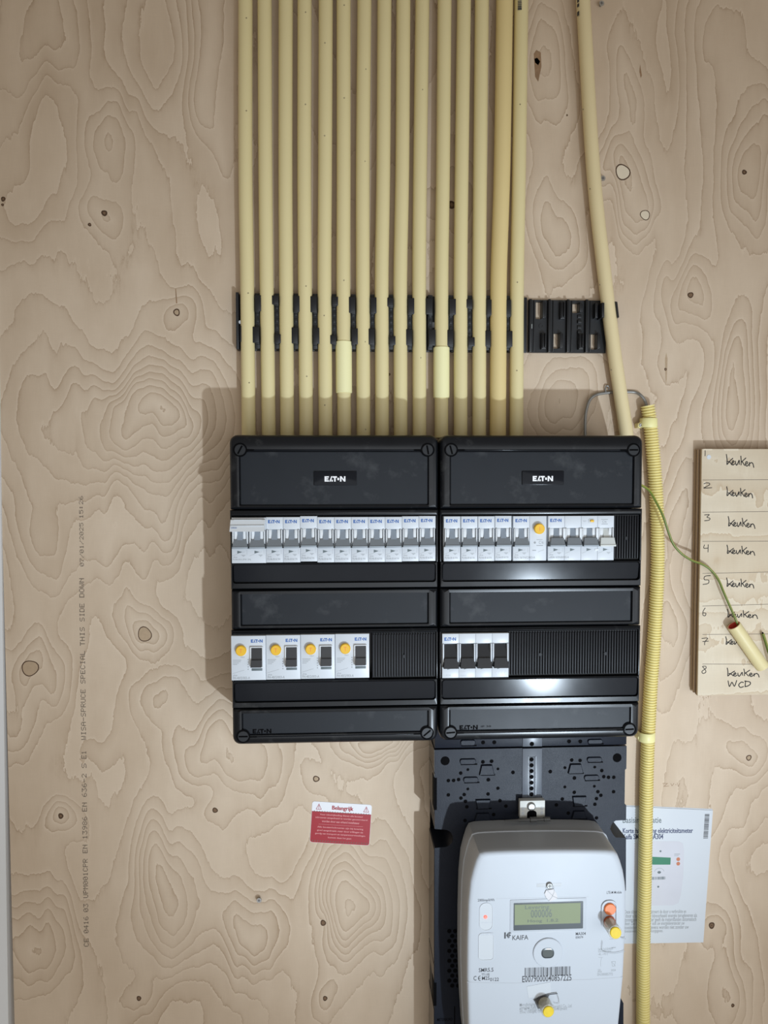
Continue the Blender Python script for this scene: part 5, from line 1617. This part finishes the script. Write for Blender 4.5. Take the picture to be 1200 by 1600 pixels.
mb = MB(); p0, p1 = lu(1099, 701.9), lu(1113, 701.9); mb.box(p0[0], p1[0], bz1 - 1.6, bz1 + .02, BT, BT + .08); p0, p1 = lu(1131, 702), lu(1154, 702); mb.box(p0[0], p1[0], bz1 - 2.0, bz1 + .02, BT, BT + .08)
part('chipped_edge', mb, MAT['knot_pale'], lb)

# yellow-green wire, offcut of conduit hanging on it, second wire end
ctl = [(1004, 752, 60), (1012, 764, 54), (1024, 782, 44), (1036, 806, 36), (1044, 830, 32), (1052, 850, 29), (1066, 866, 28), (1082, 876, 27), (1096, 881, 26), (1110, 890, 26), (1122, 905, 27), (1131, 926, 29), (1139, 944, 30), (1147, 962, 31), (1153, 976, 31), (1160, 990, 30)]
path = [(*U(x, y, h_), h_) for x, y, h_ in ctl]
path[0] = (442.4, path[0][1], 60)
mb = MB(); mb.tube(smooth(path, 5), 1.4, 12, stripe=({0, 1, 2, 6, 7}, 1))
solo('earth_wire', mb, [MAT['wire_yellow'], MAT['wire_green']], path[0], 'yellow and green wire curving from the enclosure into the short conduit offcut', 'wire')
A = Vector((*U(1146.5, 977, 29), 29)); B = Vector((*U(1191.5, 1042, 26.6), 26.6))
D = B - A
oc = thing('conduit_offcut', tuple(B), 'short cream conduit offcut with red inside, hanging in front of the handwritten board', 'conduit')
mb = MB()
def ringset(c_, r): return (c_, r)
n_ = 24
mb.tube([tuple(A), tuple(A + D * .02), tuple(A + D * .98), tuple(B)], [7.7, 8.0, 8.0, 7.7], n_, caps=False)
part('pipe', mb, MAT['conduit'], oc)
mb = MB(); mb.tube([tuple(A), tuple(A + D * .5), tuple(B)], [6.6, 6.5, 6.6], n_, caps=False)
part('red_lining', mb, MAT['red_inside'], oc)
e_ = D.normalized(); s1 = e_.cross(Vector((0, 0, 1))).normalized(); s2 = s1.cross(e_)
for c_, mt in ((A, 'red_inside'), (B, 'conduit')):
    mb = MB(); mb.loft3([[tuple(c_ + q * (math.cos(2 * math.pi * k / n_) * s1 + math.sin(2 * math.pi * k / n_) * s2)) for k in range(n_)] for q in (7.7, 6.6)], False, False)
    part('cut_rim', mb, MAT['sleeve'] if mt == 'conduit' else plastic('pink_cut_rim', (0.80, 0.42, 0.30), 0.45), oc)
x, z = U(1166.5, 1005.5, 41); mb = MB(); mb.rect(x - .6, x + .6, z - .6, z + .6, 41.0)
ctl = [(1192, 990, 22), (1195, 999, 23), (1199, 1012, 25), (1206, 1034, 28), (1216, 1060, 30), (1230, 1085, 30)]
path = [(*U(x, y, h_), h_) for x, y, h_ in ctl]
ew = thing('earth_wire', path[0], 'olive green wire end poking out at the right edge of the handwritten board', 'wire')
mb = MB(); mb.tube(smooth(path, 5), 1.7, 12, stripe=({0, 1, 2, 6, 7}, 1)); part('insulation', mb, [MAT['wire_yellow'], MAT['wire_green']], ew)
mb = MB(); p0 = Vector(path[0]); d0 = (Vector(path[1]) - p0).normalized(); mb.tube([tuple(p0 - d0 * 1.6), tuple(p0 + d0 * .4)], 1.0, 10); part('cut_core', mb, MAT['black_deep'], ew)

# ------------------------------------------------------------------ leaflet
PHh = 1.2
q4 = [U(x, y, PHh) for x, y in ((946, 1475), (1099, 1472.5), (1114, 1266.2), (960, 1259.3))]
lf = thing('leaflet', (q4[0][0], q4[0][1], 0), 'white instruction leaflet with a printed meter picture, tucked behind the yellow pipe', 'leaflet')
mb = MB(); mb.loft([(q4, 0.3), (q4, PHh)]); part('front_page', mb, MAT['paper'], lf)
q5 = [(x + dx, z + dz) for (x, z), (dx, dz) in zip(q4, ((0, .6), (.1, .6), (-.2, 1.3), (0, 1.1)))]
mb = MB(); mb.loft([(q5, 0.1), (q5, 0.3)]); part('back_page', mb, MAT['paper'], lf)
lp2 = lambda x, y: U(x, y, PHh)
tilt = lambda x0, x1: 0.0


def ltext(mb, s, x0, x1, yb, yt, m=0, h=PHh + .05):
    (a, z1), (c, z0) = lp2(x0, yt), lp2(x1, yb)
    put_text(mb, s, a, c, z0, z1, h, m, slope=-0.022)


mb = MB(); ltext(mb, 'Basisinformatie', 973, 1033.5, 1284.5, 1276.5); part('title_print', mb, MAT['grey_mark'], lf)
mb = MB(); ltext(mb, 'Korte handleiding elektriciteitsmeter', 973, 1082.4, 1301.5, 1294); ltext(mb, 'Kaifa SMR5.5 MA304', 973, 1036, 1309.8, 1303); part('heading_print', mb, MAT['navy_print'], lf)
mb2 = MB(); ltext(mb2, 'Korte handleiding elektriciteitsmeter', 973.35, 1082.7, 1301.6, 1294.1, 0, PHh + .07); ltext(mb2, 'Kaifa SMR5.5 MA304', 973.35, 1036.3, 1309.9, 1303.1, 0, PHh + .07); part('heading_print', mb2, MAT['navy_print'], lf)
mb = MB()
for k, (s_, xe) in enumerate((('Deze slimme meter registreert de door u verbruikte en', 1072), ('(door u bijvoorbeeld) bijvoorbeeld energie terugleveren als', 1089), ('zonnepanelen. De meter geeft de meterstanden automatisch', 1088),
                             ('door. Dat doet de meter ook uw energieleverancier uw', 1069.5), ('toestemming. De gegevens worden niet zonder uw', 1076), ('toestemming aan derden doorgegeven.', 1036))):
    ltext(mb, s_, 976, xe, 1426.3 + k * 6.1, 1421.8 + k * 6.1)
part('body_print', mb, MAT['grey_print'], lf)
mb = MB(); ol = [lp2(x, y) for x, y in ((990, 1318), (1000, 1313.5), (1060, 1314.5), (1067, 1317), (1069, 1330), (1067.5, 1370), (1064, 1398), (1060, 1411), (1052, 1414.5), (1000, 1415), (992, 1408), (988, 1370))][::-1]
mb.flat(ol, PHh + .04); pm = part('printed_picture', mb, MAT['photo_meter'], lf)
mb = MB(); mb.flat([lp2(x, y) for x, y in ((1005, 1351), (1047.5, 1351), (1048, 1340), (1005, 1338))], PHh + .07); link('picture_display', mb.mesh('picture_display', MAT['photo_green'], ORG[lf.name]), pm)
mb = MB()
for y in (1342.5, 1349.5): mb.flat(circ(*lp2(1059.7, y), 2.4, 14), PHh + .07)
link('picture_buttons', mb.mesh('picture_buttons', MAT['photo_orange'], ORG[lf.name]), pm)
mb = MB(); mb.flat(circ(*lp2(1030, 1363), 2.3, 12, 1.7), PHh + .08); (a, z1), (c, z0) = lp2(1010, 1370.4), lp2(1040.5, 1374); barcode(mb, a, c, z0, z1, PHh + .07, 9)
mb.flat(circ(*lp2(1032, 1330), 1.3, 10), PHh + .07); mb.flat(circ(*lp2(1028.5, 1385.5), 1.3, 10), PHh + .07); link('picture_marks', mb.mesh('picture_marks', MAT['grey_mark'], ORG[lf.name]), pm)
mb = MB(); x, z = lp2(1030, 1363); mb.ribbon([(x + 6.4 * math.cos(math.radians(q)), z - 1 + 6.4 * math.sin(math.radians(q))) for q in range(20, 161, 14)], .4, PHh + .07); mb.rect(*[lp2(1027, 0)[0], lp2(1037, 0)[0]] if False else (lp2(1026.5, 1330)[0], lp2(1037.5, 1330)[0]), lp2(0, 1330.4)[1], lp2(0, 1329.7)[1], PHh + .06)
mb.rect(lp2(1053, 1363)[0], lp2(1062, 1363)[0], lp2(0, 1364)[1], lp2(0, 1363)[1], PHh + .06); mb.rect(lp2(1053, 1365)[0], lp2(1060, 1365)[0], lp2(0, 1366.4)[1], lp2(0, 1365.6)[1], PHh + .06)
link('picture_lines', mb.mesh('picture_lines', MAT['grey_print'], ORG[lf.name]), pm)
mb = MB(); (a, z1), (c, z0) = lp2(1101.3, 1272), lp2(1107.8, 1310)
b0 = len(mb.v); barcode(mb, a, c, z0, z1, PHh + .05, 3, vertical=True)
mb.v = [(x + (z - z1) * 0.045, z, h_) for x, z, h_ in mb.v]
part('barcode', mb, MAT['black_print'], lf)

# ------------------------------------------------------------------ red sticker
st = [U(x, y, .5) for x, y in ((484, 1316), (577, 1321.5), (581.5, 1257.5), (488, 1252))]
sk = thing('warning_sticker', (*st[0], 0), 'small red and white warning sticker on the plywood below the left enclosure', 'sticker')
ex = (Vector(st[1]) - Vector(st[0])); ey = (Vector(st[3]) - Vector(st[0])); WX, WY = ex.length, ey.length
ex.normalize(); ey.normalize()
T = lambda pts: [tuple(Vector(st[0]) + ex * u + ey * v) for u, v in pts]
mb = MB(); o_ = T(rr(0, WX, 0, WY, 3, 5)); mb.loft([(o_, .1), (o_, .4)]); part('sticker_base', mb, MAT['sticker_white'], sk)
mb = MB(); mb.flat(T(rr(0.25, WX - .25, 0.25, WY * .765, rs=(2.8, 2.8, .1, .1), n=5)), .44); part('red_field', mb, MAT['red_sticker'], sk)


def stext(mb, s, u0, u1, v0, v1):
    vs, fs = text_mesh(s); b = len(mb.v)
    for u, w in vs:
        p = T([(u0 + u * (u1 - u0), v0 + w * (v1 - v0))])[0]; mb.v.append((*p, .48))
    for f in fs: mb.face([b + i for i in f])


mb = MB(); stext(mb, 'Belangrijk', WX * .335, WX * .69, WY * .795, WY * .925)
v0_ = len(mb.v)
stext(mb, 'Belangrijk', WX * .340, WX * .695, WY * .795, WY * .925)
mb.v = mb.v[:v0_] + [(x, z, h_ + .02) for x, z, h_ in mb.v[v0_:]]
for cu_ in (.115, .91):
    c_, w_, b_, t_ = WX * cu_, 3.1, WY * .815, WY * .945
    tri = T([(c_ - w_, b_), (c_ + w_, b_), (c_, t_)])
    mb.ribbon(tri + [tri[0]], .55, .47); mb.ribbon(T([(c_, b_ + 1.7), (c_, t_ - 1.7)]), .6, .47); mb.ribbon(T([(c_, b_ + .7), (c_, b_ + 1.1)]), .6, .47)
part('headline_print', mb, MAT['red_sticker'], sk)
mb = MB()
stext(mb, 'Voor inbedrijfstelling dienen alle bouten/', WX * .14, WX * .86, WY * .665, WY * .715); stext(mb, 'schroeven aangedraaid te worden gecontroleerd', WX * .07, WX * .94, WY * .59, WY * .64); stext(mb, 'worden door een erkend installateur', WX * .18, WX * .81, WY * .51, WY * .56)
stext(mb, 'Alle bouten/schroeven zijn bij levering', WX * .11, WX * .88, WY * .36, WY * .41); stext(mb, 'goed aangedraaid, maar door trillingen als', WX * .11, WX * .88, WY * .28, WY * .33); stext(mb, 'gevolg van transport en temperatuurwisselingen', WX * .08, WX * .92, WY * .20, WY * .25); stext(mb, 'kunnen deze los gaan', WX * .30, WX * .69, WY * .115, WY * .165)
mb.ribbon(T([(WX * .13, WY * .455), (WX * .87, WY * .455)]), .22, .48)
part('small_print', mb, MAT['pink_print'], sk)
mb = MB()
for k in range(22): 
    u = WX * (.03 + .0435 * k)
    mb.quad([(*p, .5) for p in T([(u, WY * .03), (u + .9, WY * .03), (u + 1.7, WY * .065), (u + .8, WY * .065)])]); mb.quad([(*p, .5) for p in T([(u, WY * .75), (u + .9, WY * .75), (u + 1.7, WY * .778), (u + .8, WY * .778)])])
part('hazard_border', mb, MAT['pencil'], sk)

# ------------------------------------------------------------------ loose screws in the wall
for px, py, lab in ((405, 1406, 'small silver screw standing in the plywood below the left enclosure'), (941.5, 279, 'silver screw half hidden behind the leaning conduit'), (939.5, 6, 'silver screw near the top edge, right of the leaning conduit')):
    x, z = U(px, py, 4)
    o = thing('wall_screw', (x, z, 0), lab, 'screw', 'silver screws in the plywood')
    mb = MB(); mb.cyl(x, z, 0.2, 4, 1.3, 12); part('shank', mb, MAT['steel_dark'], o)
    mb = MB(); mb.loft([(circ(x, z, 1.4, 18), 3.2), (circ(x, z, 3.2, 18), 5.0), (circ(x, z, 2.9, 18), 5.5)]); hd = part('head', mb, MAT['steel'], o)
    mb = MB(); mb.rect(x - 1.7, x + 1.7, z - .3, z + .3, 5.54); mb.rect(x - .3, x + .3, z - 1.7, z + 1.7, 5.55); link('drive_slot', mb.mesh('drive_slot', MAT['black_print'], ORG[o.name]), hd)

# lettering and fine print: many tiny strokes joined per part
for o in bpy.data.objects:
    n = o.name.split('.')[0]
    if o.parent is not None and ('print' in n or n in ('barcode', 'moulded_text', 'moulded_logo', 'badge_logo', 'display_text', 'picture_marks', 'picture_lines', 'picture_buttons', 'grip_teeth',
                                 'hazard_border', 'pencil_scribble', 'moulded_mark', 'tag_thread', 'moulded_groove')):
        if n not in ('printed_picture', 'front_page'): o['kind'] = 'stuff'
